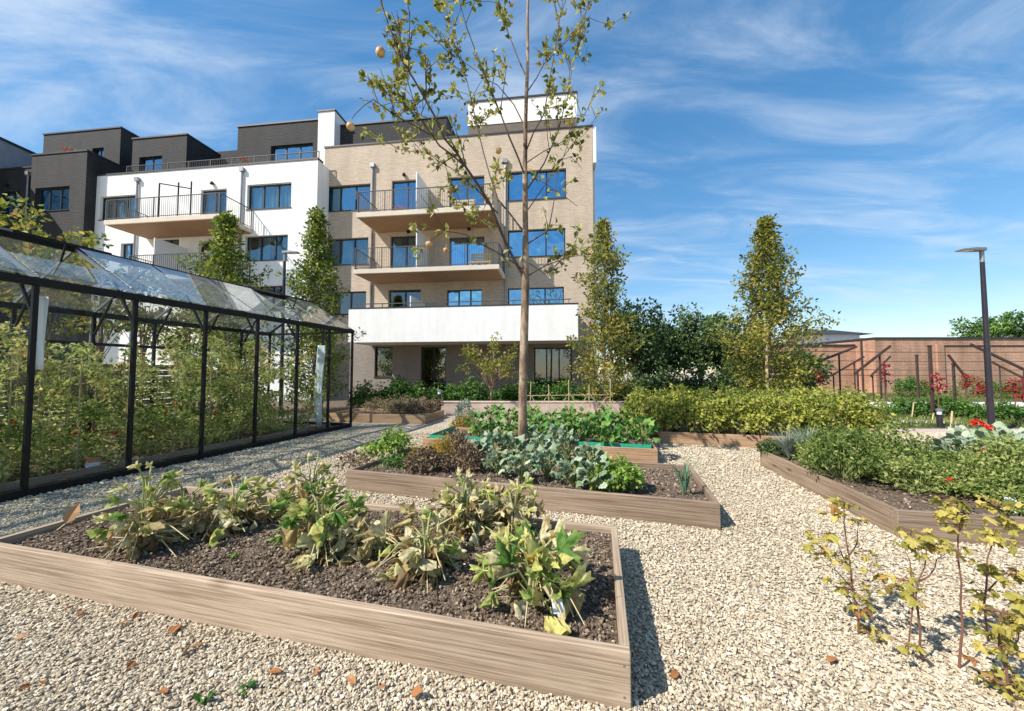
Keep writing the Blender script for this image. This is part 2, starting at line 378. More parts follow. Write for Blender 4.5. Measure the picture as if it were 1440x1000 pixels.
leafmat('dead_leaf', [(0, (0.26, 0.09, 0.03)), (0.6, (0.45, 0.20, 0.07)), (1, (0.60, 0.42, 0.25))], 0.2, 0.7)
leafmat('grass_leaf', [(0, (0.06, 0.09, 0.02)), (0.6, (0.16, 0.20, 0.05)), (1, (0.32, 0.30, 0.10))], 0.3)

# ------------------------------------------------------------------ mesh builder
class MB:
    def __init__(self):
        self.v, self.f, self.s, self.t, self.n = [], [], [], [], 0
    def add(self, V, F, tint=0.5):
        V = np.asarray(V, dtype=np.float64).reshape(-1, 3)
        self.v.append(V)
        if isinstance(F, np.ndarray):
            self.f.append((F + self.n).ravel()); self.s.append(np.full(len(F), F.shape[1]))
            nf = len(F)
        else:
            for q in F:
                self.f.append(np.array(q) + self.n); self.s.append(np.array([len(q)]))
            nf = len(F)
        self.t.append(np.full(nf, tint) if np.isscalar(tint) else np.asarray(tint, dtype=np.float64))
        self.n += len(V)
        return self
    def box(self, lo, hi, mat=None):
        x0, y0, z0 = lo; x1, y1, z1 = hi
        V = np.array([(x0, y0, z0), (x1, y0, z0), (x1, y1, z0), (x0, y1, z0), (x0, y0, z1), (x1, y0, z1), (x1, y1, z1), (x0, y1, z1)])
        if mat is not None:
            V = np.array([tuple(mat @ Vector(p)) for p in V])
        return self.add(V, np.array([(0, 3, 2, 1), (4, 5, 6, 7), (0, 1, 5, 4), (1, 2, 6, 5), (2, 3, 7, 6), (3, 0, 4, 7)]))
    def beam(self, a, b, w, h=None, up=(0, 0, 1)):
        a, b = Vector(a), Vector(b); h = h or w
        d = (b - a); L = d.length; d.normalize()
        up = Vector(up)
        if abs(d.dot(up)) > 0.98: up = Vector((1, 0, 0)) if abs(d.x) < 0.9 else Vector((0, 1, 0))
        s = d.cross(up).normalized(); u = s.cross(d)
        V = [a + s * (i * w / 2) + u * (j * h / 2) + d * k for k in (0, L) for (i, j) in ((-1, -1), (1, -1), (1, 1), (-1, 1))]
        return self.add([tuple(p) for p in V], np.array([(0, 3, 2, 1), (4, 5, 6, 7), (0, 1, 5, 4), (1, 2, 6, 5), (2, 3, 7, 6), (3, 0, 4, 7)]))
    def tube(self, pts, rad, n=6, caps=True, tint=0.5):
        pts = [Vector(p) for p in pts]
        m = len(pts)
        rad = [rad] * m if np.isscalar(rad) else rad
        V = []
        s = None
        for i, p in enumerate(pts):
            d = (pts[min(i + 1, m - 1)] - pts[max(i - 1, 0)])
            if d.length < 1e-9: d = Vector((0, 0, 1))
            d.normalize()
            if s is None:
                r = Vector((1, 0, 0)) if abs(d.x) < 0.8 else Vector((0, 1, 0))
                s = d.cross(r).normalized()
            else:
                s = (s - d * s.dot(d)).normalized()
            u = d.cross(s)
            for k in range(n):
                a = 2 * math.pi * k / n
                V.append(tuple(p + (s * math.cos(a) + u * math.sin(a)) * rad[i]))
        F = []
        for i in range(m - 1):
            for k in range(n):
                F.append((i * n + k, i * n + (k + 1) % n, (i + 1) * n + (k + 1) % n, (i + 1) * n + k))
        self.add(V, np.array(F), tint)
        if caps:
            self.n -= len(V)
            v = self.v.pop(); self.v.append(v)
            self.f.append(np.array([(m - 1) * n + k for k in range(n)]) + self.n); self.s.append(np.array([n])); self.t.append(np.array([tint]))
            self.f.append(np.array([k for k in range(n)][::-1]) + self.n); self.s.append(np.array([n])); self.t.append(np.array([tint]))
            self.n += len(V)
        return self
    def lathe(self, c, prof, n=16):
        c = Vector(c); V = []; F = []
        for (r, z) in prof:
            for k in range(n):
                a = 2 * math.pi * k / n
                V.append((c.x + r * math.cos(a), c.y + r * math.sin(a), c.z + z))
        for i in range(len(prof) - 1):
            for k in range(n):
                F.append((i * n + k, i * n + (k + 1) % n, (i + 1) * n + (k + 1) % n, (i + 1) * n + k))
        return self.add(V, np.array(F))
    def mesh(self, name, mat, smooth=False):
        me = bpy.data.meshes.new(name)
        if self.n:
            V = np.concatenate(self.v); L = np.concatenate(self.f).astype(np.int32); S = np.concatenate(self.s).astype(np.int32); T = np.concatenate(self.t)
            me.vertices.add(len(V)); me.vertices.foreach_set('co', V.astype(np.float32).ravel())
            me.loops.add(len(L)); me.loops.foreach_set('vertex_index', L)
            me.polygons.add(len(S))
            st = np.concatenate(([0], np.cumsum(S)[:-1])).astype(np.int32)
            me.polygons.foreach_set('loop_start', st)
            me.polygons.foreach_set('loop_total', S)
            a = me.attributes.new('tint', 'FLOAT', 'FACE')
            a.data.foreach_set('value', T.astype(np.float32))
            me.update(calc_edges=True)
            me.polygons.foreach_set('use_smooth', np.full(len(S), bool(smooth)))
            me.validate()
        me.materials.append(mat)
        return me
    def build(self, name, mat, parent=None, smooth=False, loc=None, rotz=0, label=None):
        o = bpy.data.objects.new(name, self.mesh(name, M[mat] if isinstance(mat, str) else mat, smooth))
        COL.objects.link(o)
        if parent is not None: o.parent = parent
        if loc is not None: o.location = loc
        o.rotation_euler = (0, 0, rotz)
        if label: o['label'] = label
        return o
def bev(o, w=0.006, seg=2):
    m = o.modifiers.new('edge', 'BEVEL'); m.width = w; m.segments = seg; m.limit_method = 'ANGLE'
    return o
def tag(o, label, cat, group=None, kind=None):
    if kind: o['kind'] = kind
    if label: o['label'] = label
    if cat: o['category'] = cat
    if group: o['group'] = group
    return o
def thing(name, label, cat, loc=(0, 0, 0), rotz=0, group=None):
    o = bpy.data.objects.new(name, None)
    o.empty_display_size = 0.2
    COL.objects.link(o)
    o.location = loc; o.rotation_euler = (0, 0, rotz)
    return tag(o, label, cat, group)
def dup(root, loc, rotz=0, scale=1.0, label=None, group=None):
    r = root.copy(); COL.objects.link(r)
    r.location = loc; r.rotation_euler = (0, 0, rotz); r.scale = (scale,) * 3 if np.isscalar(scale) else scale
    if label: r['label'] = label
    if group: r['group'] = group
    for ch in root.children:
        c = ch.copy(); COL.objects.link(c); c.parent = r
        for g in ch.children:
            d = g.copy(); COL.objects.link(d); d.parent = c
    return r
def structure(o):
    o['kind'] = 'structure'
    return o

# ------------------------------------------------------------------ leaves
def unit(a):
    return a / np.maximum(np.linalg.norm(a, axis=1, keepdims=True), 1e-9)
T_DIAMOND = (np.array([(0, 0, 0), (.45, .5, .06), (1, 0, -.08), (.45, -.5, .06)]), np.array([(0, 3, 2, 1)]))
T_FOLD = (np.array([(0, 0, 0), (.42, .5, .10), (1, 0, -.12), (.45, 0, 0), (.42, -.5, .10)]), np.array([(0, 3, 2, 1), (0, 4, 2, 3)]))
T_OVAL = (np.array([(0, 0, 0), (.25, .42, .05), (.65, .45, .05), (1, 0, -.10), (.65, -.45, .05), (.25, -.42, .05), (.5, 0, 0)]),
          np.array([(0, 6, 2, 1), (6, 3, 2, 2), (0, 5, 4, 6), (6, 4, 3, 3)])[:, :])
T_OVAL = (T_OVAL[0], np.array([(0, 6, 1), (1, 6, 2), (2, 6, 3), (0, 5, 6), (5, 4, 6), (4, 3, 6)]))
T_STRAP = (np.array([(0, .5, 0), (0, -.5, 0), (.5, .45, .02), (.5, -.45, .02), (1, 0, -.05)]), np.array([(0, 1, 3, 2)]).tolist() + [(2, 3, 4)])
T_LOBED = None
def lobed_template(lobes=5, cut=0.35, seed=0, teeth=0.06, rings=3, steps=26, droop=0.25):
    r = np.random.default_rng(seed)
    V = [(0, 0, 0)]; F = []
    wav = r.uniform(0, 6.28, 4)
    for k in range(1, rings + 1):
        q = k / rings
        for j in range(steps):
            a = -math.pi + 2 * math.pi * (j + 0.5) / steps
            lob = 1 - cut * (0.5 - 0.5 * math.cos(lobes * a + math.pi * (lobes % 2 == 0)))
            base = 0.5 * lob * (1.0 + 0.25 * math.cos(a)) * (1 - 0.55 * max(0, math.cos(a - math.pi)) ** 6)
            if k == rings: base *= 1 + teeth * (1 if j % 2 else -1)
            x, y = base * q * math.cos(a), base * q * math.sin(a)
            z = -droop * q * q * (0.8 + 0.5 * math.cos(2 * a + wav[0])) + 0.07 * q * math.sin(lobes * a + wav[1]) + 0.04 * q * math.sin(9 * a + wav[2])
            V.append((x + 0.12 * q, y, z))
    for j in range(steps):
        F.append((0, 1 + j, 1 + (j + 1) % steps))
    for k in range(rings - 1):
        for j in range(steps):
            a, b = 1 + k * steps + j, 1 + k * steps + (j + 1) % steps
            F.append((a, a + steps, b + steps, b))
    return np.array(V), F
def leaves(mb, P, D, NN, L, Wd, tint, tpl=T_DIAMOND):
    """one leaf per row: base point, axis, normal, length, width"""
    P = np.asarray(P, float); n = len(P)
    if n == 0: return mb
    D = unit(np.asarray(D, float)); NN = np.asarray(NN, float)
    S = unit(np.cross(NN, D)); NN = np.cross(D, S)
    L = np.broadcast_to(L, n)[:, None, None]; Wd = np.broadcast_to(Wd, n)[:, None, None]
    tv, tf = tpl[0], tpl[1]
    fo = tpl[2] if len(tpl) > 2 else None
    V = P[:, None, :] + D[:, None, :] * tv[None, :, 0:1] * L + S[:, None, :] * tv[None, :, 1:2] * Wd + NN[:, None, :] * tv[None, :, 2:3] * L
    k = len(tv)
    off = (np.arange(n) * k)
    tint = np.broadcast_to(tint, n)
    if isinstance(tf, np.ndarray):
        F = (tf[None] + off[:, None, None]).reshape(-1, tf.shape[1])
        mb.add(V.reshape(-1, 3), F, np.repeat(tint, len(tf)))
    else:
        quads = np.array([q for q in tf if len(q) == 4]); tris = np.array([q for q in tf if len(q) == 3])
        F = (quads[None] + off[:, None, None]).reshape(-1, 4)
        n0 = mb.n
        tq = np.repeat(tint, len(quads))
        if fo is not None: tq = np.clip(tq + np.tile(fo, n), 0, 1)
        mb.add(V.reshape(-1, 3), F, tq)
        if len(tris):
            F = (tris[None] + off[:, None, None]).reshape(-1, 3) + n0
            mb.f.append(F.ravel()); mb.s.append(np.full(len(F), 3)); mb.t.append(np.repeat(tint, len(tris)))
    return mb
def rdir(n, up=0.0, r=None):
    r = r or rng
    d = r.normal(size=(n, 3)); d[:, 2] = d[:, 2] + up
    return unit(d)
def clump_leaves(mb, centres, radii, per, size, asp=0.55, tpl=T_DIAMOND, tmean=0.45, tspread=0.25, up=0.5, cl_t=0.15, r=None, squash=0.8):
    """leaf clumps: light and dark, ragged outline"""
    r = r or rng
    C = np.asarray(centres, float); n = len(C)
    if n == 0: return mb
    rad = np.broadcast_to(radii, n)
    idx = np.repeat(np.arange(n), per)
    d = rdir(len(idx), 0, r)
    q = r.uniform(0.25, 1.0, len(idx)) ** 0.6
    off = d * (rad[idx] * q)[:, None]; off[:, 2] *= squash
    P = C[idx] + off
    ct = r.normal(0, cl_t, n)
    tint = np.clip(tmean + ct[idx] + r.normal(0, tspread, len(idx)), 0, 1)
    s = size * r.uniform(0.65, 1.3, len(idx))
    axis = unit(d * 0.8 + rdir(len(idx), -0.1, r))
    leaves(mb, P, axis, rdir(len(idx), up + 0.6, r), s, s * asp, tint, tpl)
    return mb

# ------------------------------------------------------------------ ground
def plane(name, pts, z, mat, tess=None):
    mb = MB(); mb.add([(p[0], p[1], z) for p in pts], np.array([list(range(len(pts)))]))
    return mb.build(name, mat)
structure(plane('ground', [(-400, -60), (400, -60), (400, 700), (-400, 700)], 0.0, 'gravel'))

# stone shapes: jittered 20-face blocks
def ico():
    t = (1 + 5 ** .5) / 2
    V = np.array([(-1, t, 0), (1, t, 0), (-1, -t, 0), (1, -t, 0), (0, -1, t), (0, 1, t), (0, -1, -t), (0, 1, -t), (t, 0, -1), (t, 0, 1), (-t, 0, -1), (-t, 0, 1)], float)
    V /= np.linalg.norm(V[0])
    F = np.array([(0, 11, 5), (0, 5, 1), (0, 1, 7), (0, 7, 10), (0, 10, 11), (1, 5, 9), (5, 11, 4), (11, 10, 2), (10, 7, 6), (7, 1, 8), (3, 9, 4), (3, 4, 2), (3, 2, 6), (3, 6, 8), (3, 8, 9), (4, 9, 5), (2, 4, 11), (6, 2, 10), (8, 6, 7), (9, 8, 1)])
    return V, F
ICO_V, ICO_F = ico()
def stones(mb, P, size, tint, flat=0.6, jit=0.28):
    n = len(P)
    V = ICO_V[None] * (1 + rng.normal(0, jit, (n, 12, 1)))
    sc = np.stack([rng.uniform(0.7, 1.35, n), rng.uniform(0.6, 1.0, n), rng.uniform(0.4, 0.8, n) * flat / 0.6], 1)[:, None, :]
    V = V * sc * (size / 2)[:, None, None]
    a = rng.uniform(0, 6.28, n); b = rng.normal(0, 0.45, n)
    ca, sa, cb, sb = np.cos(a), np.sin(a), np.cos(b), np.sin(b)
    x, y, z = V[..., 0], V[..., 1], V[..., 2]
    y2 = y * cb[:, None] - z * sb[:, None]; z2 = y * sb[:, None] + z * cb[:, None]
    x3 = x * ca[:, None] - y2 * sa[:, None]; y3 = x * sa[:, None] + y2 * ca[:, None]
    V = np.stack([x3, y3, z2], 2) + P[:, None, :]
    F = (ICO_F[None] + (np.arange(n) * 12)[:, None, None]).reshape(-1, 3)
    mb.add(V.reshape(-1, 3), F, np.repeat(tint, 20))

# ------------------------------------------------------------------ raised beds
PH, PT = 0.26, 0.05
BEDS = {}
def soil_mesh(x0, x1, y0, y1, z, n=90):
    nx, ny = max(8, int((x1 - x0) * 14)), max(8, int((y1 - y0) * 14))
    xs, ys = np.linspace(x0, x1, nx), np.linspace(y0, y1, ny)
    X, Y = np.meshgrid(xs, ys)
    Z = z + 0.018 * np.sin(X * 3.1 + 1) * np.cos(Y * 4.3) + rng.normal(0, 0.007, X.shape)
    V = np.stack([X, Y, Z], 2).reshape(-1, 3)
    i, j = np.meshgrid(np.arange(nx - 1), np.arange(ny - 1))
    a = (j * nx + i).ravel()
    return V, np.stack([a, a + 1, a + nx + 1, a + nx], 1)
def raised_bed(label, corner, rotz, x0, x1, depth, mat='wood_grey', crumbs=1500, csize=0.02, soil_z=0.20, joints=1):
    b = thing('raised_bed', label, 'raised bed', (corner[0], corner[1], 0), rotz, 'timber raised beds in the gravel')
    def plank(a, c, side=-1):
        a, c = Vector(a), Vector(c); L = (c - a).length
        mb = MB(); mb.box((0, -PT / 2, 0.0), (L, PT / 2, PH))
        o = mb.build('plank', mat, b, loc=(a.x, a.y, 0), rotz=math.atan2(c.y - a.y, c.x - a.x))
        for q in (0.03, L - 0.03):
            for z in (0.06, 0.20):
                sc_ = MB(); sc_.tube([(0, side * -0.004, 0), (0, side * 0.0015, 0)], 0.006, 8)
                sc_.build('screw', 'zinc', o, loc=(q, side * PT / 2, z))
        return bev(o, 0.006)
    n = joints
    for k in range(n):
        q0, q1 = x0 + (x1 - x0) * k / n, x0 + (x1 - x0) * (k + 1) / n
        plank((q0, PT / 2, 0), (q1 - 0.003 * (k < n - 1), PT / 2, 0))
        plank((q0, depth - PT / 2, 0), (q1 - 0.003 * (k < n - 1), depth - PT / 2, 0), 1)
    plank((x0 + PT / 2, PT + 0.001, 0), (x0 + PT / 2, depth - PT - 0.001, 0), 1)
    plank((x1 - PT / 2, PT + 0.001, 0), (x1 - PT / 2, depth - PT - 0.001, 0))
    V, F = soil_mesh(x0 + PT + 0.002, x1 - PT - 0.002, PT + 0.002, depth - PT - 0.002, soil_z)
    mb = MB(); mb.add(V, F)
    o = mb.build('soil', 'soil', b, smooth=True)
    if crumbs:
        mb = MB()
        P = np.stack([rng.uniform(x0 + 0.07, x1 - 0.07, crumbs), rng.uniform(0.07, depth - 0.07, crumbs), np.full(crumbs, soil_z + 0.004) + rng.normal(0, 0.006, crumbs)], 1)
        P[:, 2] += 0.018 * np.sin(P[:, 0] * 3.1 + 1) * np.cos(P[:, 1] * 4.3)
        stones(mb, P, rng.uniform(0.5, 1.5, crumbs) * csize, rng.beta(2, 2.6, crumbs), 0.7)
        c = mb.build('soil_crumbs', 'chip', b); c['kind'] = 'stuff'
    BEDS[label] = (b, x0, x1, depth)
    return b
BA = R_(-13.5)
b1c = gnd(887, 919, PH); raised_bed('long pale timber raised bed of withered squash plants, closest to the camera', b1c, BA, -4.7, 0, 1.45, 'wood_pale', 24000, 0.017, 0.205)
b2c = gnd(1013, 708, PH); b2l = gnd(487, 661, PH)
b2rot = math.atan2(b2c.y - b2l.y, b2c.x - b2l.x)
raised_bed('grey-brown timber raised bed with blue-green cabbages and amber herbs', b2c, b2rot, -(b2c - b2l).length, 0, 1.55, 'wood_grey', 6000, 0.024)
b3c = gnd(925, 632, PH)
raised_bed('timber raised bed with green mesh edging and leafy chard', b3c, R_(-14), -4.3, 0, 1.5, 'wood_warm', 1500, 0.025)
b4c = gnd(1262, 718, PH)
raised_bed('timber raised bed with a green herb mound and pale cabbages by the lamp post', b4c, R_(-11), 0, 4.4, 2.75, 'wood_grey', 5000, 0.024)
b5c = gnd(929, 607, PH)
raised_bed('warm brown timber raised bed under the yellow-green hedge', b5c, R_(-16), 0, 4.15, 1.5, 'wood_warm', 1200, 0.03)
b6c = gnd(598, 584, PH)
raised_bed('low timber raised bed of brown plants past the greenhouse end', b6c, R_(-10), -3.2, 0, 1.6, 'wood_warm', 800, 0.03)

def in_bed(x, y, pad=0.0):
    m = np.zeros(len(x), bool)
    for b, x0, x1, dp in BEDS.values():
        c, s = math.cos(-b.rotation_euler.z), math.sin(-b.rotation_euler.z)
        dx, dy = x - b.location.x, y - b.location.y
        lx, ly = dx * c - dy * s, dx * s + dy * c
        m |= (lx > x0 - pad) & (lx < x1 + pad) & (ly > -pad) & (ly < dp + pad)
    return m

# greenhouse footprint line (front wall base), used by the gravel too
G0 = gnd(45, 697); G0 = Vector((-6.02, 4.63, 0)); GU = Vector((0.25, 1.0, 0)).normalized(); GV = Vector((-GU.y, GU.x, 0))
# loose gravel stones
def gravel_layer():
    mb = MB()
    for (y0, y1, dens, s0, s1) in ((0.9, 2.6, 7200, 0.0075, 0.0215), (2.6, 4.6, 3200, 0.011, 0.025), (4.6, 9.5, 1000, 0.018, 0.035)):
        w = y1 * 1.42 + 0.7
        n = int((y1 - y0) * 2 * w * dens)
        x, y = rng.uniform(-w, w, n), rng.uniform(y0, y1, n)
        keep = (np.abs(x) < y * 1.42 + 0.7) & ~in_bed(x, y, 0.0)
        # not inside the greenhouse
        rel = (x - G0.x) * GV.x + (y - G0.y) * GV.y
        keep &= rel < 0.02
        x, y = x[keep], y[keep]; n = len(x)
        size = s0 + (s1 - s0) * rng.beta(1.4, 2.0, n) * 1.25
        size *= np.where(rng.uniform(0, 1, n) < 0.012, 1.6, 1.0)
        z = size * 0.16 + rng.uniform(0, 0.010, n)
        tint = np.clip(rng.beta(2.0, 1.6, n) + 0.05 * np.sin(x * 2.2) * np.cos(y * 1.7), 0, 1)
        stones(mb, np.stack([x, y, z], 1), size, tint, 0.62)
    o = mb.build('gravel', 'pebble')
    tag(o, 'loose pale beige gravel covering the paths between the beds', 'gravel', kind='stuff')
gravel_layer()

# ------------------------------------------------------------------ apartment buildings
BR = R_(-7.12)
BO = Vector((4.13, 18.5, 0))
BM = Matrix.Translation(BO) @ Matrix.Rotation(BR, 4, 'Z')
BMI = BM.inverted()
def bl(px, py, yl=0.0):
    o = BMI @ CAM; d = BMI.to_3x3() @ ray(px, py)
    p = o + d * ((yl - o.y) / d.y)
    return p.x, p.z
def rect(px0, px1, py0, py1, yl=0.0):
    """photo rectangle on a facade plane -> x0,x1,z0,z1 (py0 top)"""
    pm = (px0 + px1) / 2
    return bl(px0, py0, yl)[0], bl(px1, py0, yl)[0], bl(pm, py1, yl)[1], bl(pm, py0, yl)[1]
def facade(b, name, mat, x0, x1, z0, z1, y, th, holes, extra=()):
    xs = sorted({x0, x1} | {min(max(h[i], x0), x1) for h in holes for i in (0, 1)})
    mb = MB()
    for a, c in zip(xs[:-1], xs[1:]):
        if c - a < 1e-4: continue
        m = (a + c) / 2
        hs = sorted((max(h[2], z0), min(h[3], z1)) for h in holes if h[0] < m < h[1])
        z = z0
        for h0, h1 in hs:
            if h0 > z + 1e-4: mb.box((a, y, z), (c, y + th, h0))
            z = max(z, h1)
        if z < z1 - 1e-4: mb.box((a, y, z), (c, y + th, z1))
    return mb.build(name, mat, b)
def window(b, h, y, n=2, glass='pane', curtain=None, door=False, sill=True):
    x0, x1, z0, z1 = h
    f = 0.06; y0, y1 = y + 0.15, y + 0.22
    mb = MB()
    mb.box((x0, y0, z0), (x0 + f, y1, z1)).box((x1 - f, y0, z0), (x1, y1, z1))
    mb.box((x0 + f, y0, z0), (x1 - f, y1, z0 + f)).box((x0 + f, y0, z1 - f), (x1 - f, y1, z1))
    for k in range(1, n):
        xm = x0 + (x1 - x0) * k / n
        mb.box((xm - f * 0.6, y0 - 0.01, z0 + f), (xm + f * 0.6, y1 - 0.004, z1 - f))
    w = mb.build('glass_door' if door else 'window', 'frame', b)
    g = MB(); g.box((x0 + f, y + 0.18, z0 + f), (x1 - f, y + 0.19, z1 - f))
    g.build('pane', glass, w)
    if sill and not door:
        s = MB(); s.box((x0 - 0.03, y - 0.04, z0 - 0.045), (x1 + 0.03, y + 0.14, z0 - 0.003)); s.build('sill', 'coping', w)
    for (c0, c1) in (curtain or []):
        cm = MB(); m = 40
        xs = np.linspace(x0 + f + (x1 - x0 - 2 * f) * c0, x0 + f + (x1 - x0 - 2 * f) * c1, m)
        yy = y + 0.29 + 0.03 * np.sin(np.arange(m) * 1.5)
        V = np.array([(a, q, z) for a, q in zip(xs, yy) for z in (z0 + 0.02, z1 - 0.02)])
        F = np.array([(2 * i, 2 * i + 2, 2 * i + 3, 2 * i + 1) for i in range(m - 1)])
        cm.add(V, F).build('curtain', 'curtain', w)
    return w
def railing(b, x0, x1, y0, y1, z, h=1.05, sides=True, parent=None):
    mb = MB()
    def run(a, c):
        a, c = Vector(a), Vector(c); L = (c - a).length
        mb.beam(a + Vector((0, 0, h)), c + Vector((0, 0, h)), 0.045, 0.03)
        mb.beam(a + Vector((0, 0, 0.08)), c + Vector((0, 0, 0.08)), 0.03, 0.03)
        n = max(2, int(L / 0.115))
        for k in range(n + 1):
            p = a + (c - a) * (k / n)
            w = 0.04 if k % 12 == 0 or k == n else 0.013
            mb.box((p.x - w / 2, p.y - w / 2, z), (p.x + w / 2, p.y + w / 2, z + h - 0.012))
    run((x0, y0, z), (x1, y0, z))
    if sides:
        run((x0, y0 + 0.06, z), (x0, y1, z)); run((x1, y0 + 0.06, z), (x1, y1, z))
    return mb.build('railing', 'rail', parent or b)
def balcony(b, x0, x1, yf, yw, ztop, th=0.24, divider=None, screen_h=2.05):
    mb = MB(); mb.box((x0, yf, ztop - th), (x1, yw - 0.003, ztop))
    s = bev(mb.build('balcony', 'slab', b), 0.012)
    mb = MB(); mb.box((x0 + 0.10, yf + 0.10, ztop - th - 0.03), (x1 - 0.10, yw - 0.005, ztop - th - 0.003)); mb.build('soffit', 'soffit', s)
    railing(b, x0 + 0.05, x1 - 0.05, yf + 0.05, yw - 0.05, ztop + 0.003, parent=s)
    for d in (divider or []):
        m2 = MB(); m2.box((d - 0.025, yf + 0.35, ztop + 0.05), (d + 0.025, yw - 0.01, ztop + screen_h)); m2.build('divider', 'divider', s)
    return s
def downpipe(b, x, y, z0, z1, hopper=True):
    mb = MB(); mb.tube([(x, y - 0.07, z0), (x, y - 0.07, z1 - 0.2)], 0.05, 10)
    if hopper: mb.box((x - 0.12, y - 0.17, z1 - 0.22), (x + 0.12, y - 0.005, z1))
    return mb.build('downpipe', 'zinc', b)
def coping(b, x0, x1, y0, y1, z, h=0.09, out=0.04):
    mb = MB(); mb.box((x0 - out, y0 - out, z + 0.002), (x1 + out, y1, z + h)); return mb.build('coping', 'coping', b)
def walllamp(b, px, py, y):
    x, z = bl(px, py, y); mb = MB(); mb.lathe((x, y - 0.09, z - 0.1), [(0.001, 0), (0.08, 0.0), (0.10, 0.06), (0.05, 0.16), (0.001, 0.17)], 10)
    mb.box((x - 0.03, y - 0.05, z - 0.06), (x + 0.03, y - 0.001, z + 0.04)); mb.build('wall_lamp', 'black', b)

# --- beige brick block
tanb = thing('apartment_building', 'beige brick apartment block with stacked balconies and a white-fronted terrace', 'apartment building', BO, BR)
TX0 = bl(455, 300, 0)[0]; TZ = bl(836, 178, 0)[1]
rows = {}
holes, wins = [], []
def addw(px0, px1, py0, py1, n=2, glass='pane_blue', curtain=None, door=False, z0=None, lst=None, wl=None, y=0.0):
    h = list(rect(px0, px1, py0, py1, y))
    if z0 is not None: h[2] = z0
    (holes if lst is None else lst).append(h); (wins if wl is None else wl).append((h, n, glass, curtain, door))
YB = -2.0
zA = bl(501, 299, YB)[1]; zB = bl(497, 379, YB)[1]; zC = bl(490, 482, -2.2)[1] + 0.22
addw(456, 521, 260, 296, 3, 'pane_blue', [(0.02, 0.3)])
addw(551, 594, 253, 290, 2, door=True, z0=zA + 0.02)
addw(632, 681, 248, 285, 2, door=True, z0=zA + 0.02)
addw(714, 796, 239, 280, 3, 'pane_blue', [(0.68, 0.98)])
addw(456, 518, 335, 372, 3, 'pane', [(0.35, 0.6), (0.72, 1.0)])
addw(549, 592, 331, 376, 2, 'pane', [(0.0, 0.25), (0.55, 0.9)], True, zB + 0.02)
addw(632, 681, 333, 376, 2, door=True, z0=zB + 0.02)
addw(714, 795, 322, 360, 3, 'pane_blue', [(0.02, 0.2), (0.75, 0.98)])
addw(469, 515, 410, 442, 2, 'pane_dark')
addw(546, 592, 407, 440, 2, 'pane_dark', None, True, zC + 0.02)
addw(628, 678, 407, 440, 3, 'pane_blue', None, True, zC + 0.02)
addw(714, 793, 404, 440, 3)
zs = bl(640, 484, 0)[1]
gh, gw = [], []
addw(527, 552, 488, 530, 1, 'pane_dark', [(0.1, 0.9)], lst=gh, wl=gw)
addw(592, 627, 488, 545, 2, 'pane_dark', None, True, z0=0.15, lst=gh, wl=gw)
addw(751, 804, 489, 545, 3, 'pane_dark', [(0.05, 0.3), (0.7, 0.98)], True, z0=0.15, lst=gh, wl=gw)
facade(tanb, 'wall', 'tan', TX0, 0, zC - 0.1, TZ, 0, 0.36, holes)
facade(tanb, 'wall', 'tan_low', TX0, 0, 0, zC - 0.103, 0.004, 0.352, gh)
mb = MB(); mb.box((TX0, 0.40, 0), (-0.02, 12, TZ - 0.25)); mb.build('dark_room_backing', 'core', tanb)
for h, n, g, c, d in wins + gw: window(tanb, h, 0, n, g, c, d)
coping(tanb, TX0, 0.0, 0, 0.4, TZ)
balcony(tanb, bl(501, 300, YB)[0], bl(694, 290, YB)[0], YB, 0, zA, 0.24, [bl(602, 280, 0)[0]])
balcony(tanb, bl(497, 380, YB)[0], bl(702, 377, YB)[0], YB, 0, zB, 0.22, [bl(602, 360, 0)[0]])
cx0, cx1 = bl(490, 450, -2.2)[0], bl(813, 450, -2.2)[0]
zCt = bl(650, 431, -2.2)[1]
mb = MB(); mb.box((cx0, -2.2, zC - 0.22), (cx1, -2.02, zCt)).box((cx0, -2.017, zC - 0.22), (cx0 + 0.18, -0.003, zCt)).box((cx1 - 0.18, -2.017, zC - 0.22), (cx1, -0.003, zCt))
mb.box((cx0 + 0.183, -2.017, zC - 0.2), (cx1 - 0.183, -0.003, zC))
tp = bev(mb.build('terrace_parapet', 'render_w', tanb), 0.01)
mb = MB(); mb.box((cx0 - 0.02, -2.22, zCt + 0.002), (cx1 + 0.02, -1.99, zCt + 0.05)); mb.build('coping', 'coping', tp)
mb = MB(); mb.beam((cx0 + 0.3, -2.1, zCt + 0.24), (cx1 - 0.3, -2.1, zCt + 0.24), 0.04)
for k in range(9):
    x = cx0 + 0.4 + (cx1 - cx0 - 0.8) * k / 8; mb.box((x - 0.015, -2.115, zCt + 0.05), (x + 0.015, -2.085, zCt + 0.22))
mb.build('handrail', 'rail', tp)
m2 = MB(); dx = bl(597, 420, 0)[0]; m2.box((dx - 0.025, -1.9, zC + 0.05), (dx + 0.025, -0.01, zC + 2.05)); m2.build('divider', 'divider', tp)
downpipe(tanb, bl(525, 235, 0)[0], 0, zC, bl(525, 231, 0)[1])
downpipe(tanb, bl(711, 240, 0)[0], 0, zC, bl(711, 225, 0)[1])
for px, py in ((569, 246), (655, 243), (575, 323 + 3), (660, 322)): walllamp(tanb, px, py, 0)
# white fin at the gable end: the top stands forward, the lower part is set back
mb = MB(); zf = bl(839, 228, 0)[1]
mb.box((0.003, 0.02, zf), (0.19, 12, TZ - 0.02)).box((0.003, 0.75, 0), (0.185, 12, zf - 0.003)); mb.build('gable_fin', 'render_w', tanb)
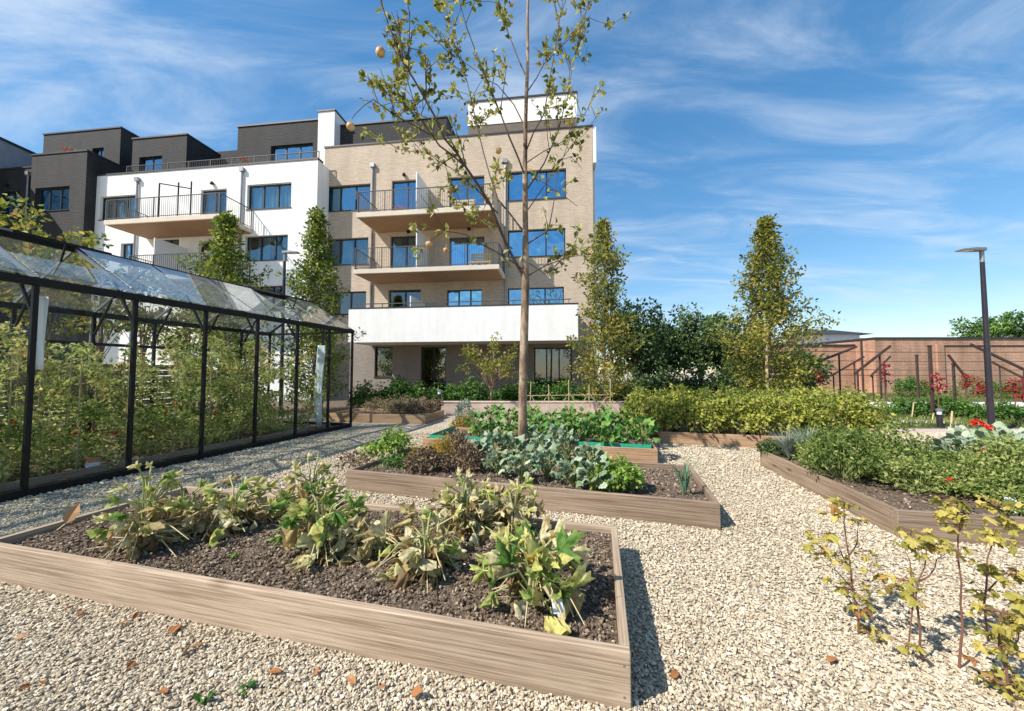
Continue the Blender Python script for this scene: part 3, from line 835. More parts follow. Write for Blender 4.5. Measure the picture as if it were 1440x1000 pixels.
# stair head with a white front, set back on the roof
hx0, hx1 = bl(658, 150, 1.6)[0], bl(811, 150, 1.6)[0]; hz = bl(735, 138, 1.6)[1]
hb_ = bl(735, 171, 1.6)[1]
mb = MB(); mb.box((hx0, 1.6, hb_), (hx1, 7, hz)); rh = mb.build('roof_house', 'render_w', tanb)
mb = MB(); mb.box((hx0 + 0.02, 1.63, TZ - 0.3), (hx1 - 0.02, 6.9, hb_ - 0.003)); mb.build('roof_house_base', 'brown_base', rh)
mb = MB(); mb.box((hx0 - 0.05, 1.55, hz + 0.002), (hx1 + 0.05, 7.05, hz + 0.1)); mb.build('coping', 'coping', rh)
# dark penthouse and white chimney on the same roof
px0, px1 = bl(470, 180, 2.0)[0], bl(628, 180, 2.0)[0]
pz = bl(560, 171, 2.0)[1]
mb = MB(); mb.box((px0, 2.0, TZ - 0.3), (px1, 9, pz)); ph = mb.build('penthouse', 'dark', tanb)
mb = MB(); mb.box((px0 - 0.04, 1.95, pz + 0.002), (px1 + 0.04, 9.05, pz + 0.09)); mb.build('coping', 'coping', ph)
cx, cxr = bl(447, 190, 1.4)[0], bl(470, 190, 1.4)[0]; cz = bl(458, 157, 1.4)[1]
mb = MB(); mb.box((cx, 1.4, 11.5), (cxr, 3.2, cz)); ch = mb.build('chimney', 'render_w', tanb)
mb = MB(); mb.box((cx - 0.05, 1.35, cz + 0.002), (cxr + 0.05, 3.25, cz + 0.1)); mb.build('coping', 'coping', ch)
mb = MB(); vx, vz = bl(641, 178, 1.0)[0], TZ
mb.tube([(vx, 1.0, TZ - 0.3), (vx, 1.0, TZ + 0.55)], 0.12, 10).lathe((vx, 1.0, TZ + 0.55), [(0.001, 0), (0.16, 0), (0.16, 0.12), (0.001, 0.15)], 10); mb.build('vent_pipe', 'coping', tanb)

# --- white rendered block, one metre forward
whb = thing('apartment_building', 'white rendered apartment block with dark penthouses and a timber-soffit balcony', 'apartment building', BO, BR)
YW = -1.0
WX1 = bl(447, 230, YW)[0]; WX0 = bl(134, 260, YW)[0]; WZ = (bl(440, 223, YW)[1] + bl(145, 249, YW)[1]) / 2
hw, ww = [], []
zWa = bl(226, 305, YW - 2)[1]
addw(141, 193, 275, 308, 3, 'pane', [(0.05, 0.95)], lst=hw, wl=ww, y=YW)
addw(283, 319, 266, 312, 2, 'pane', [(0.1, 0.5)], True, lst=hw, wl=ww, y=YW, z0=zWa + 0.02)
addw(348, 410, 258, 293, 3, 'pane', [(0.05, 0.97)], lst=hw, wl=ww, y=YW)
addw(345, 405, 331, 366, 3, 'pane', [(0.2, 0.5), (0.8, 1.0)], lst=hw, wl=ww, y=YW)
addw(170, 190, 342, 372, 2, 'pane_blue', lst=hw, wl=ww, y=YW)
addw(222, 252, 336, 385, 2, 'pane', [(0.1, 0.8)], True, lst=hw, wl=ww, y=YW)
addw(280, 319, 338, 385, 2, 'pane_dark', None, True, lst=hw, wl=ww, y=YW)
addw(345, 400, 402, 436, 3, 'pane_dark', lst=hw, wl=ww, y=YW)
facade(whb, 'wall', 'render_w', WX0, WX1, 0, WZ, YW, 0.36, hw)
mb = MB(); mb.box((WX0 + 0.02, YW + 0.40, 0), (WX1 - 0.3, 10, WZ - 0.3)); mb.build('dark_room_backing', 'core', whb)
mb = MB(); mb.box((WX1 - 0.28, YW + 0.363, 0), (WX1, -0.002, WZ)); mb.build('side_wall', 'render_w', whb)
for h, n, g, c, d in ww: window(whb, h, YW, n, g, c, d)
coping(whb, WX0, WX1, YW, YW + 0.4, WZ)
bx0, bx1 = bl(146, 308, YW - 2)[0], bl(308, 303, YW - 2)[0]
balcony(whb, bx0, bx1, YW - 2.0, YW, zWa, 0.24, [])
balcony(whb, bx0 + 1.5, bx1, YW - 2.0, YW, zWa - 2.95, 0.24, [bl(262, 360, YW)[0]])
downpipe(whb, bl(195, 260, YW)[0], YW, 0.2, bl(195, 251, YW)[1]); downpipe(whb, bl(342, 240, YW)[0], YW, 0.2, bl(342, 237, YW)[1])
walllamp(whb, 300, 258, YW)
# sun-screen frame standing on the balcony
mb = MB(); z = zWa
for x in (bl(223, 290, YW - 1.5)[0], bl(250, 290, YW - 1.5)[0], bl(268, 290, YW - 1.5)[0]):
    mb.box((x - 0.025, YW - 1.525, z + 0.003), (x + 0.025, YW - 1.475, z + 2.0))
mb.beam((bl(223, 290, YW - 1.5)[0], YW - 1.5, z + 2.02), (bl(268, 290, YW - 1.5)[0], YW - 1.5, z + 1.62), 0.05)
fr = mb.build('screen_frame', 'black'); fr.matrix_world = BM; tag(fr, 'dark open screen frame standing on the white block balcony', 'screen frame')
def pent(px0, px1, pyt, yl, depth, win=None, lab=None, zb=None):
    x0, x1 = bl(px0, pyt, yl)[0], bl(px1, pyt, yl)[0]; z = bl((px0 + px1) / 2, pyt, yl)[1]
    h = [rect(*win, yl)] if win else []
    p = facade(whb, 'penthouse', 'dark', x0, x1, zb or WZ - 0.35, z, yl, 0.36, h)
    mb = MB(); mb.box((x0 + 0.003, yl + 0.363, WZ - 0.3), (x1 - 0.001, yl + depth, z - 0.01)); mb.build('penthouse_side', 'dark', p)
    mb = MB(); mb.box((x0 - 0.04, yl - 0.05, z + 0.002), (x1 + 0.04, yl + depth, z + 0.09)); mb.build('coping', 'coping', p)
    if h: window(p, h[0], yl, 2 if win[1] - win[0] < 40 else 3, 'pane_blue')
pent(335, 452, 174, 1.6, 6, (381, 440, 203, 226))
pent(187, 263, 193, 1.6, 2.4, (196, 228, 220, 246))
pent(62, 170, 185, 2.4, 3.0, (130, 146, 208, 222))
x0, x1 = bl(100, 210, 4.1)[0], bl(340, 210, 4.1)[0]
mb = MB(); mb.box((x0, 4.1, WZ - 0.4), (x1, 9, bl(310, 213, 4.1)[1])); mb.build('penthouse', 'dark', whb)
railing(whb, bl(160, 240, YW)[0] + 0.2, WX1 - 0.3, YW + 0.5, 0, WZ + 0.02, 0.75, False)

# --- dark brick block
dkb = thing('apartment_building', 'anthracite brick apartment block beside the white rendered block', 'apartment building', BO, BR)
YD = -1.5
DX1 = bl(122, 230, YD)[0]; DXm = bl(45, 230, YD)[0]; DX0 = bl(-160, 230, YD + 0.5)[0]
DZ = bl(84, 216, YD)[1]; DZ2 = bl(20, 238, YD + 0.5)[1]
hd, wd = [], []
addw(50, 98, 263, 296, 3, 'pane_blue', [(0.7, 0.85)], lst=hd, wl=wd, y=YD)
addw(50, 98, 342, 372, 3, 'pane_blue', lst=hd, wl=wd, y=YD)
facade(dkb, 'wall', 'dark', DXm, DX1, 0, DZ, YD, 0.36, hd)
for h, n, g, c, d in wd: window(dkb, h, YD, n, g, c, d)
mb = MB(); mb.box((DXm + 0.01, YD + 0.363, 0), (DX1, 4.0, DZ)); mb.build('side_wall', 'dark', dkb)
coping(dkb, DXm, DX1, YD, 4.0, DZ)
hd, wd = [], []
addw(2, 28, 269, 306, 2, 'pane_blue', lst=hd, wl=wd, y=YD + 0.5)
addw(-70, -30, 273, 313, 2, 'pane_blue', lst=hd, wl=wd, y=YD + 0.5)
facade(dkb, 'wall', 'dark', DX0, DXm - 0.003, 0, DZ2, YD + 0.5, 0.36, hd)
for h, n, g, c, d in wd: window(dkb, h, YD + 0.5, n, g, c, d, True)
mb = MB(); mb.box((DX0, YD + 0.9, 0), (DXm - 0.003, 6.0, DZ2 - 0.2)); mb.build('dark_room_backing', 'core', dkb)
coping(dkb, DX0, DXm - 0.06, YD + 0.5, YD + 0.9, DZ2)
downpipe(dkb, bl(42, 250, YD + 0.5)[0], YD + 0.5, 0.2, bl(42, 243, YD + 0.5)[1])
walllamp(dkb, 12, 261, YD + 0.5)

# --- far grey wing coming forward beyond the dark block
gwb = thing('apartment_building', 'blue-grey clad wing turning away beyond the anthracite block', 'apartment building', (-31.2, 20, 0), 0)
mb = MB(); mb.box((-8, -4, 0), (0.0, 5.5, 15.7)); mb.build('wall', 'greywing', gwb)
mb = MB(); mb.box((-8.05, -4.05, 15.702), (0.06, 5.55, 15.85)); mb.build('coping', 'coping', gwb)
for k, z in enumerate((3.0, 6.0, 9.0, 12.0)):
    for y in (-2.0, 1.2):
        mb = MB(); mb.box((0.002, y, z), (0.05, y + 1.6, z + 1.5)); w = mb.build('window', 'frame', gwb)
        mb = MB(); mb.box((0.052, y + 0.08, z + 0.08), (0.06, y + 1.52, z + 1.42)); mb.build('pane', 'pane_dark', w)

# benches and pots on the balconies
def bench(px, py, yl, zt, label):
    x = bl(px, py, yl)[0]; p = BM @ Vector((x, yl, zt))
    b = thing('balcony_bench', label, 'bench', p, BR, 'pale benches on the balconies')
    mb = MB()
    for y in (-0.2, -0.07, 0.06): mb.box((-0.55, y, 0.42), (0.55, y + 0.1, 0.45))
    mb.build('seat', 'cane', b)
    mb = MB()
    for z in (0.55, 0.7, 0.85): mb.box((-0.55, 0.20, z), (0.55, 0.225, z + 0.1))
    mb.build('backrest', 'cane', b)
    for sx in (-0.5, 0.45):
        for sy in (-0.18, 0.17):
            mb = MB(); mb.box((sx, sy, 0), (sx + 0.05, sy + 0.05, 0.42 if sy < 0 else 0.95)); mb.build('leg', 'cane', b)
bench(676, 370, -0.9, zB + 0.003, 'pale wooden bench behind the lower balcony railing')
bench(652, 280, -0.9, zA + 0.003, 'pale wooden bench behind the upper balcony railing')
def potted(px, py, yl, zb, label, s=0.5):
    x = bl(px, py, yl)[0]; p = BM @ Vector((x, yl, zb))
    b = thing('flower_pot', label, 'flower pot', p)
    mb = MB(); mb.lathe((0, 0, 0), [(0.001, 0), (0.16, 0), (0.22, 0.35), (0.19, 0.36), (0.001, 0.33)], 14); mb.build('pot', 'terracotta', b)
    mb = MB(); clump_leaves(mb, [(0, 0, 0.5), (0.1, 0.05, 0.6)], 0.32, 70, 0.11); mb.build('foliage', 'bush_leaf', b)
    mb = MB(); clump_leaves(mb, [(0, 0, 0.65), (-0.15, -0.1, 0.62), (0.18, -0.08, 0.6)], 0.22, 30, 0.10); mb.build('flowers', 'redflower', b)
potted(345, 215, YW + 1.2, WZ + 0.35, 'red flowering pot on the white block roof terrace beside the penthouse')
potted(100, 210, YD + 0.9, DZ + 0.1, 'red flowering pot on top of the anthracite block')
potted(562, 284, -0.6, zA + 0.003, 'red flowering pot beside the upper balcony glass door')

# ------------------------------------------------------------------ low brick building and far roof
brb = thing('brick_building', 'long low orange brick building beyond the vine frames', 'brick building', (0, 0, 0))
YQ = 27.0
q0, q1 = at(1230, 477, YQ), at(1620, 479, YQ)
zq = q0.z
mb = MB(); mb.box((q0.x, YQ, 0), (q1.x, YQ + 9, zq)); mb.build('wall', 'red', brb)
mb = MB(); mb.box((q0.x - 0.06, YQ - 0.06, zq + 0.002), (q1.x + 0.06, YQ + 9.06, zq + 0.14)); mb.build('coping', 'coping', brb)
r0 = at(1090, 487, YQ + 1.5)
mb = MB(); mb.box((r0.x, YQ + 1.5, 0), (q0.x - 0.003, YQ + 9, r0.z)); mb.build('wall', 'red', brb)
mb = MB(); mb.box((r0.x - 0.06, YQ + 1.44, r0.z + 0.002), (q0.x - 0.07, YQ + 9, r0.z + 0.14)); mb.build('coping', 'coping', brb)
p = at(1316, 500, YQ)
mb = MB(); mb.box((p.x, YQ - 0.12, 0), (p.x + 0.5, YQ - 0.002, zq - 0.35)); mb.build('pilaster', 'red', brb)
mb = MB(); mb.box((p.x + 0.5, YQ - 0.03, zq - 0.55), (q1.x, YQ - 0.002, zq - 0.45)); mb.build('brick_band', 'dark', brb)
fb = at(1172, 478, 42); fb2 = at(1188, 470, 42); fb3 = at(1206, 474, 42)
far = thing('far_house', 'white house with a dark roof far behind the orange brick building', 'house', (fb.x - 1, 42, 0))
mb = MB(); mb.box((0, 0, 0), (4, 6, fb2.z)); mb.build('wall', 'render_w', far)
mb = MB(); mb.add([(-1.6, -0.4, fb2.z + 0.003), (5.4, -0.4, fb2.z + 0.003), (5.4, 6.4, fb2.z + 0.003), (-1.6, 6.4, fb2.z + 0.003), (1, 3, fb2.z + 0.9), (2.6, 3, fb2.z + 0.9)], [(0, 3, 2, 1), (0, 1, 5, 4), (1, 2, 5), (2, 3, 4, 5), (3, 0, 4)])
mb.build('roof', 'coping', far)
mb = MB(); mb.box((4.003, 0.5, 0), (9.5, 6, fb2.z - 0.4)); mb.build('side_wing', 'zinc', far)

# ------------------------------------------------------------------ greenhouse
EAVE, RIDGE, GW = 2.69, 3.56, 2.9
GR = math.atan2(GU.y, GU.x)          # local x runs along the long wall, local y runs away to the far wall
gh = thing('greenhouse', 'long black-framed glass greenhouse with an open roof vent', 'greenhouse', G0, GR)
BAY = 1.0 / GU.y
K0, K1 = -3, 6
gx0, gx1 = K0 * BAY, (K1 - 0.12) * BAY
bays = [k * BAY for k in range(K0, K1)] + [gx1]
def part(name, fn, mat, parent=gh, bw=0.0):
    mb = MB(); fn(mb); o = mb.build(name, mat, parent)
    if bw: bev(o, bw)
    return o
P2 = 0.05
for y in (0.0, GW):
    part('base_rail', lambda m: m.box((gx0, y - 0.04, 0.0), (gx1, y + 0.04, 0.10)), 'black')
    part('eave_rail', lambda m: m.box((gx0 - 0.03, y - 0.05, EAVE - 0.05), (gx1 + 0.03, y + 0.05, EAVE + 0.05)), 'black', bw=0.008)
    for x in bays:
        part('post', lambda m: m.box((x - P2 / 2, y - P2 / 2, 0.10), (x + P2 / 2, y + P2 / 2, EAVE - 0.05)), 'black')
part('ridge_rail', lambda m: m.box((gx0 - 0.03, GW / 2 - 0.04, RIDGE - 0.05), (gx1 + 0.03, GW / 2 + 0.04, RIDGE + 0.05)), 'black')
for x in (gx0, gx1):
    part('base_rail', lambda m: m.box((x - 0.04, 0.041, 0), (x + 0.04, GW - 0.041, 0.10)), 'black')
    part('end_rail', lambda m: m.box((x - 0.03, 0.051, EAVE - 0.04), (x + 0.03, GW - 0.051, EAVE + 0.02)), 'black')
    for y in (GW * 0.34, GW * 0.66):
        h = EAVE + (RIDGE - EAVE) * 0.66
        part('post', lambda m: m.box((x - 0.02, y - 0.02, 0.1), (x + 0.02, y + 0.02, h)), 'black')
for i, x in enumerate(bays):
    for y in (0.0, GW):
        end = x in (gx0, gx1)
        part('rafter', lambda m: m.beam((x, y, EAVE + 0.04), (x, GW / 2, RIDGE), 0.045 if end else 0.03, 0.05), 'black' if end else 'zinc')
    if 0 < i < len(bays) - 1:
        part('tie_brace', lambda m: [m.beam((x, 0.02, EAVE - 0.42), (x, 0.48, EAVE + 0.27), 0.03), m.beam((x, GW - 0.02, EAVE - 0.42), (x, GW - 0.48, EAVE + 0.27), 0.03)], 'black')
part('inner_rail', lambda m: m.box((gx0 + 0.04, GW - 0.09, EAVE - 0.62), (gx1 - 0.04, GW - 0.05, EAVE - 0.56)), 'black')
slope = math.atan2(RIDGE - EAVE, GW / 2)
def roof_pane(xa, xb, side, q0=0.0, q1=1.0, lift=0.0, parent=gh, name='roof_pane'):
    ya, yb = (0.0, GW / 2) if side == 0 else (GW, GW / 2)
    p = lambda x, q, dz: (x, ya + (yb - ya) * q, EAVE + 0.075 + (RIDGE - EAVE - 0.02) * q + dz)
    V = [p(xa, q0, 0), p(xb, q0, 0), p(xb, q1, 0), p(xa, q1, 0)]
    if lift: V = [(v[0], v[1] - (lift * 0.35 if i < 2 else 0), v[2] + (lift if i < 2 else 0)) for i, v in enumerate(V)]
    V = V + [(v[0], v[1], v[2] + 0.004) for v in V]
    mb = MB(); mb.add(V, np.array([(0, 3, 2, 1), (4, 5, 6, 7), (0, 1, 5, 4), (1, 2, 6, 5), (2, 3, 7, 6), (3, 0, 4, 7)]))
    return mb.build(name, 'gh_roof', parent), V
for i, (xa, xb) in enumerate(zip(bays[:-1], bays[1:])):
    for side in (0, 1):
        vent = side == 0 and i in (3, 7)
        if vent:
            roof_pane(xa + 0.02, xb - 0.02, side, 0.0, 0.42)
            o, V = roof_pane(xa + 0.03, xb - 0.03, side, 0.44, 1.0, 0.26, name='roof_vent')
            fm = MB()
            for a, c in ((0, 1), (1, 2), (2, 3), (3, 0)): fm.beam(V[a], V[c], 0.035, 0.03)
            fm.build('vent_frame', 'black', o)
            fm = MB(); fm.beam(((xa + xb) / 2, GW / 2 * 0.46, EAVE + 0.44), ((V[0][0] + V[1][0]) / 2, V[0][1] + 0.02, V[0][2]), 0.02); fm.build('vent_stay', 'black', o)
        else:
            roof_pane(xa + 0.02, xb - 0.02, side)
    for y in (0.0, GW):
        part('wall_pane', lambda m: m.box((xa + P2 / 2, y - 0.002, 0.10), (xb - P2 / 2, y + 0.002, EAVE - 0.05)), 'gh_glass')
for x in (gx0, gx1):
    part('gable_pane', lambda m: m.add([(x, 0.03, 0.1), (x, GW - 0.03, 0.1), (x, GW - 0.03, EAVE), (x, GW / 2, RIDGE - 0.03), (x, 0.03, EAVE)], [(0, 1, 2, 3, 4)]), 'gh_glass')
GM = Matrix.Translation(G0) @ Matrix.Rotation(GR, 4, 'Z')
def gp(x, y, z=0.0): return GM @ Vector((x, y, z))
# soil floor and timber edging of the planting inside
fl = MB(); V, F = soil_mesh(gx0 + 0.06, gx1 - 0.06, 0.06, GW - 0.06, 0.03); fl.add(V, F)
o = fl.build('planting_soil', 'soil', None, True); o.matrix_world = GM; structure(o)
ed = MB(); ed.box((gx0 + 0.1, 0.42, 0.04), (gx1 - 0.3, 0.45, 0.14)); ed = bev(ed.build('timber_edging', 'wood_grey'), 0.006); ed.matrix_world = GM
tag(ed, 'low timber edging board along the tomato row inside the greenhouse', 'edging board')

def tomato(seed):
    r = np.random.default_rng(seed)
    t = thing('tomato_plant', 'leafy tomato plant climbing a cane inside the greenhouse', 'tomato plant', group='tomato plants inside the greenhouse')
    mb = MB(); mb.tube([(0.03, 0, 0), (0.03, 0, 2.1)], 0.010, 5); mb.build('cane', 'cane', t)
    st = MB(); pts = [(0.02 * math.sin(z * 5 + seed), 0.02 * math.cos(z * 4), z) for z in np.linspace(0, 2.0, 9)]
    st.tube(pts, [0.013 - 0.0012 * i for i in range(9)], 5)
    lf = MB(); C = []; Rr = []
    for k in range(34):
        z = r.uniform(0.25, 2.15) if k > 5 else r.uniform(0.15, 0.7); a = r.uniform(0, 6.28); L = r.uniform(0.15, 0.5) * (1 if z < 1.7 else 0.7)
        e = (math.cos(a) * L, math.sin(a) * L, z + r.uniform(-0.14, 0.08))
        st.tube([(0, 0, z), (e[0] * 0.5, e[1] * 0.5, z + 0.06), e], [0.006, 0.005, 0.003], 4, False)
        C.append(e); Rr.append(r.uniform(0.10, 0.2))
    clump_leaves(lf, C, np.array(Rr), 34, 0.085, 0.5, T_FOLD, 0.48, 0.2, 0.3, 0.32, r)
    st.build('stem', 'stem_green', t); lf.build('foliage', 'tomato_leaf', t)
    fr = MB()
    for k in range(1):
        a = r.uniform(0, 6.28); fr.lathe((0.18 * math.cos(a), 0.18 * math.sin(a), r.uniform(0.4, 1.2)), [(0.001, -0.035), (0.03, -0.02), (0.037, 0), (0.03, 0.022), (0.001, 0.03)], 8)
    fr.build('tomatoes', 'redflower', t)
    return t
protos = [tomato(s) for s in (11, 12, 13)]
n = 0
for y, xs in ((0.78, np.arange(-1.6, 5.4, 0.62)), (1.5, np.arange(-2.2, 4.9, 0.8)), (2.25, np.arange(-2.4, 5.0, 0.8))):
    for x in xs:
        p = gp(x + rng.uniform(-0.1, 0.1), y + rng.uniform(-0.08, 0.08), 0.03)
        s = rng.uniform(0.86, 1.1) * (0.9 if y < 1 else 1.0)
        a = rng.uniform(0, 6.28)
        if n < 3: o = protos[n]; o.location = p; o.rotation_euler = (0, 0, a); o.scale = (s,) * 3
        else: o = dup(protos[n % 3], p, a, s)
        n += 1
# things inside: hanging fleece, folded film, pail
def sheet(name, a, b, z0, z1, mat, label, cat, waves=3, amp=0.03, m=24, k=10):
    a, b = Vector(a), Vector(b); d = b - a; nn = Vector((-d.y, d.x, 0)).normalized()
    V = []
    for j in range(k):
        z = z0 + (z1 - z0) * j / (k - 1)
        for i in range(m):
            q = i / (m - 1); o = amp * math.sin(q * 6.28 * waves + z * 2.5) + amp * 0.5 * math.sin(q * 17 + z * 5)
            p = a + d * q + nn * o; V.append((p.x, p.y, z))
    F = np.array([(j * m + i, j * m + i + 1, (j + 1) * m + i + 1, (j + 1) * m + i) for j in range(k - 1) for i in range(m - 1)])
    mb = MB(); mb.add(V, F); o = mb.build(name, mat, smooth=True)
    s = o.modifiers.new('thickness', 'SOLIDIFY'); s.thickness = 0.004
    return tag(o, label, cat)
sheet('hanging_fleece', gp(0.13, 0.30), gp(0.25, 0.30), 1.58, 2.56, 'divider', 'white fleece strip hanging inside the greenhouse beside a black post', 'fleece', 1.5, 0.015)
sheet('plastic_film', gp(5.2, 0.25), gp(5.45, 0.6), 0.1, 2.25, 'teal_plastic', 'pale blue plastic film bunched by the far greenhouse gable', 'plastic film', 2, 0.06)
pl = thing('pail', 'small white pail with an orange top on the soil by the tomato stems', 'pail', gp(0.95, 0.60, 0.045))
mb = MB(); mb.lathe((0, 0, 0), [(0.001, 0), (0.07, 0), (0.09, 0.14), (0.001, 0.14)], 14); mb.build('body', 'white_plastic', pl)
mb = MB(); mb.lathe((0, 0, 0.142), [(0.001, 0), (0.094, 0), (0.08, 0.05), (0.001, 0.06)], 14); mb.build('lid', 'terracotta', pl)

# ------------------------------------------------------------------ trees
def conical_tree(name, label, pos, H, Rb, seed, leaf='column_leaf', nb=120, per=42, size=0.13, clear=0.5, group=None, prof=None, tm=0.45, stake=False, rad=(0.16, 0.34)):
    r = np.random.default_rng(seed)
    t = thing(name, label, 'tree', pos, 0, group)
    tr = MB()
    pts = [(0.04 * math.sin(z * 1.3 + seed), 0.04 * math.cos(z * 1.1 + seed), z) for z in np.linspace(0, H * 0.97, 12)]
    tr.tube(pts, [0.085 * (H / 7) * (1 - 0.92 * i / 11) + 0.008 for i in range(12)], 8)
    C, Rr = [], []
    prof = prof or (lambda q: (1 - q) ** 0.62 * min(1, 0.7 + q * 1.6) + 0.05)
    for k in range(nb):
        q = (k + r.uniform(0, 1)) / nb
        z = clear + (H - clear) * q
        L = Rb * prof(q) * r.uniform(0.45, 1.12) * (1 + 0.18 * math.sin(q * 17 + seed))
        a = k * 2.4 + r.uniform(-0.4, 0.4)
        rise = L * r.uniform(0.35, 0.9)
        e = Vector((math.cos(a) * L, math.sin(a) * L, z + rise))
        if e.z > H: e.z = H - r.uniform(0, 0.2)
        b = Vector((0, 0, z))
        tr.tube([b, b.lerp(e, 0.55) - Vector((0, 0, rise * 0.12)), e], [0.018, 0.011, 0.004], 4, False)
        for f in ((0.5, 0.78, 1.0) if L > 0.5 else (0.6, 1.0)):
            C.append(tuple(b.lerp(e, f))); Rr.append(r.uniform(*rad) * (0.8 + 0.3 * prof(q)))
    tr.build('trunk', 'bark', t, True)
    lf = MB(); clump_leaves(lf, C, np.array(Rr), per, size, 0.55, T_DIAMOND, tm, 0.2, 0.2, 0.26, r)
    lf.build('crown', leaf, t)
    return t
def ground_at(px, Y): p = at(px, 523, Y); return Vector((p.x, Y, 0))
tA = ground_at(851, 13.8); tB = ground_at(1083, 13.6)
G_COL = 'young columnar trees around the garden'
def gap_prof(q): return ((1 - q) ** 0.7) * (0.75 if 0.3 < q < 0.62 else 1.0) * min(1, 0.8 + q)
conical_tree('columnar_tree', 'sparse yellow-green columnar tree at the gable corner of the beige block', tA, 7.2, 1.75, 21, nb=130, per=23, clear=0.3, group=G_COL, prof=gap_prof, tm=0.5)
conical_tree('columnar_tree', 'tall conical yellow-green tree with a pale stake, against open sky', tB, 7.2, 1.58, 22, nb=185, per=25, clear=0.2, group=G_COL, tm=0.42, prof=lambda q: min(1, (1 - q) ** 0.78 * 1.25) + 0.02)
mb = MB(); s = at(1077, 470, 13.1); mb.tube([(s.x, 13.1, 0), (s.x, 13.1, at(1077, 456, 13.1).z)], 0.045, 8)
tag(mb.build('tree_stake', 'cane'), 'pale wooden stake in front of the tall conical tree', 'stake')
conical_tree('columnar_tree', 'green conical tree behind the middle of the greenhouse roof', ground_at(312, 13.2), 7.2, 1.85, 23, 'green_column_leaf', 200, 20, clear=0.4, group=G_COL, tm=0.48, prof=lambda q: min(0.75, (1 - q) ** 0.95 * 1.15) + 0.03)
conical_tree('columnar_tree', 'slim green conical tree before the joint of white and beige blocks', ground_at(441, 13.8), 7.6, 1.6, 24, 'green_column_leaf', 190, 20, clear=0.4, group=G_COL, tm=0.38, prof=lambda q: min(0.8, (1 - q) ** 1.0 * 1.1) + 0.03)

def bushy_tree(name, label, pos, H, Rx, seed, leaf='dark_leaf', n=70, per=90, size=0.2, trunk=0.3, group=None, tm=0.45, cat='tree', rad=(0.35, 0.8), crown0=0.25):
    r = np.random.default_rng(seed)
    t = thing(name, label, cat, pos, 0, group)
    tr = MB(); tr.tube([(0, 0, 0), (0.05, 0, H * 0.35), (0, 0.05, H * 0.7)], [trunk * 0.5, trunk * 0.38, trunk * 0.12], 8)
    C, Rr = [], []
    for k in range(n):
        d = r.normal(size=3); d /= np.linalg.norm(d)
        q = r.uniform(0.35, 1.0)
        zc = H * (crown0 + (1 - crown0) * 0.48)
        p = np.array([d[0] * Rx * q, d[1] * Rx * q, zc + d[2] * H * (1 - crown0) * 0.5 * q])
        if p[2] < 0.25: p[2] = 0.25
        C.append(p); Rr.append(r.uniform(*rad))
        if k % 2 == 0: tr.tube([(0, 0, min(p[2], H * 0.6) * 0.6), tuple(p * np.array([.5, .5, .85])), tuple(p)], [trunk * 0.14, trunk * 0.08, 0.01], 4, False)
    tr.build('trunk', 'bark', t, True)
    lf = MB(); clump_leaves(lf, C, np.array(Rr), per, size, 0.6, T_DIAMOND, tm, 0.2, 0.3, 0.22, r)
    lf.build('crown', leaf, t)
    return t
GB = 'dark trees beyond the gardens'
bushy_tree('dark_tree', 'dark green tree close behind the sparse columnar tree', ground_at(893, 19), 5.3, 1.5, 31, n=60, group=GB, tm=0.35)
bushy_tree('dark_tree', 'rounded dark tree between the sparse columnar tree and its taller neighbour', ground_at(985, 21), 5.4, 2.3, 32, n=80, per=95, group=GB, tm=0.62)
bushy_tree('dark_tree', 'low dark tree in the gap beside the rounded dark tree', ground_at(930, 22), 4.4, 2.0, 33, n=60, group=GB, tm=0.4)
bushy_tree('dark_tree', 'low green tree at the foot of the tall conical tree', ground_at(1045, 20), 4.2, 1.7, 34, n=55, group=GB, tm=0.5)
bushy_tree('dark_tree', 'dark green shrubby tree where the brick building begins', ground_at(1128, 19), 3.0, 1.0, 37, n=40, per=70, group=GB, tm=0.5)
bushy_tree('green_tree', 'green treetop showing above the brick building by the lamp post', ground_at(1405, 38), 8.0, 3.4, 35, 'laurel_leaf', 70, 90, 0.3, 0.5, None, 0.55, rad=(0.6, 1.1), crown0=0.3)
bushy_tree('green_tree', 'dark treetop at the picture edge above the brick building', ground_at(1475, 36), 6.6, 2.4, 36, 'dark_leaf', 60, 90, 0.3, 0.5, None, 0.55, rad=(0.5, 0.9), crown0=0.3)
# climbing shrubs behind the greenhouse
GV_ = 'yellowing climbers behind the greenhouse'
vines = [(1.3, 4.8, 5.0, 41), (2.25, 4.8, 5.4, 42), (3.15, 4.8, 5.1, 43), (4.0, 4.8, 4.7, 44), (5.1, 4.8, 4.1, 45), (0.1, 5.0, 4.2, 46), (6.4, 4.2, 2.6, 47)]
vl = ['yellowing climber behind the near greenhouse roof, showing under the anthracite block', 'tallest yellowing climber behind the greenhouse, topping the roof', 'yellowing climber behind the greenhouse below the white block balcony', 'yellowing climber behind the greenhouse, beside the green conical tree', 'low yellowing climber seen through the far greenhouse bays', 'yellowing climber seen through the nearest greenhouse bay', 'small yellowing climber just past the greenhouse gable']
for (x, y, h, sd_), lb in zip(vines, vl):
    p = gp(x, y)
    bushy_tree('climbing_shrub', lb, p, h, 0.8, sd_, 'vine_leaf', 34, 34, 0.12, 0.10, GV_, 0.45, 'climber', (0.14, 0.32), 0.42 if h > 4 else 0.1)
structure(plane('planting_ground', [tuple(gp(-3.2, 3.1)[:2]), tuple(gp(6.8, 3.1)[:2]), tuple(gp(6.8, 9.5)[:2]), tuple(gp(-3.2, 9.5)[:2])], 0.014, 'soil'))
fe = thing('timber_fence', 'weathered grey board fence standing behind the greenhouse climbers', 'fence', gp(-3.1, 6.1), GR)
mb = MB()
for z in np.arange(0.08, 1.7, 0.17): mb.box((0, -0.012, z), (9.4, 0.012, z + 0.15))
mb.build('boards', 'wood_grey', fe)
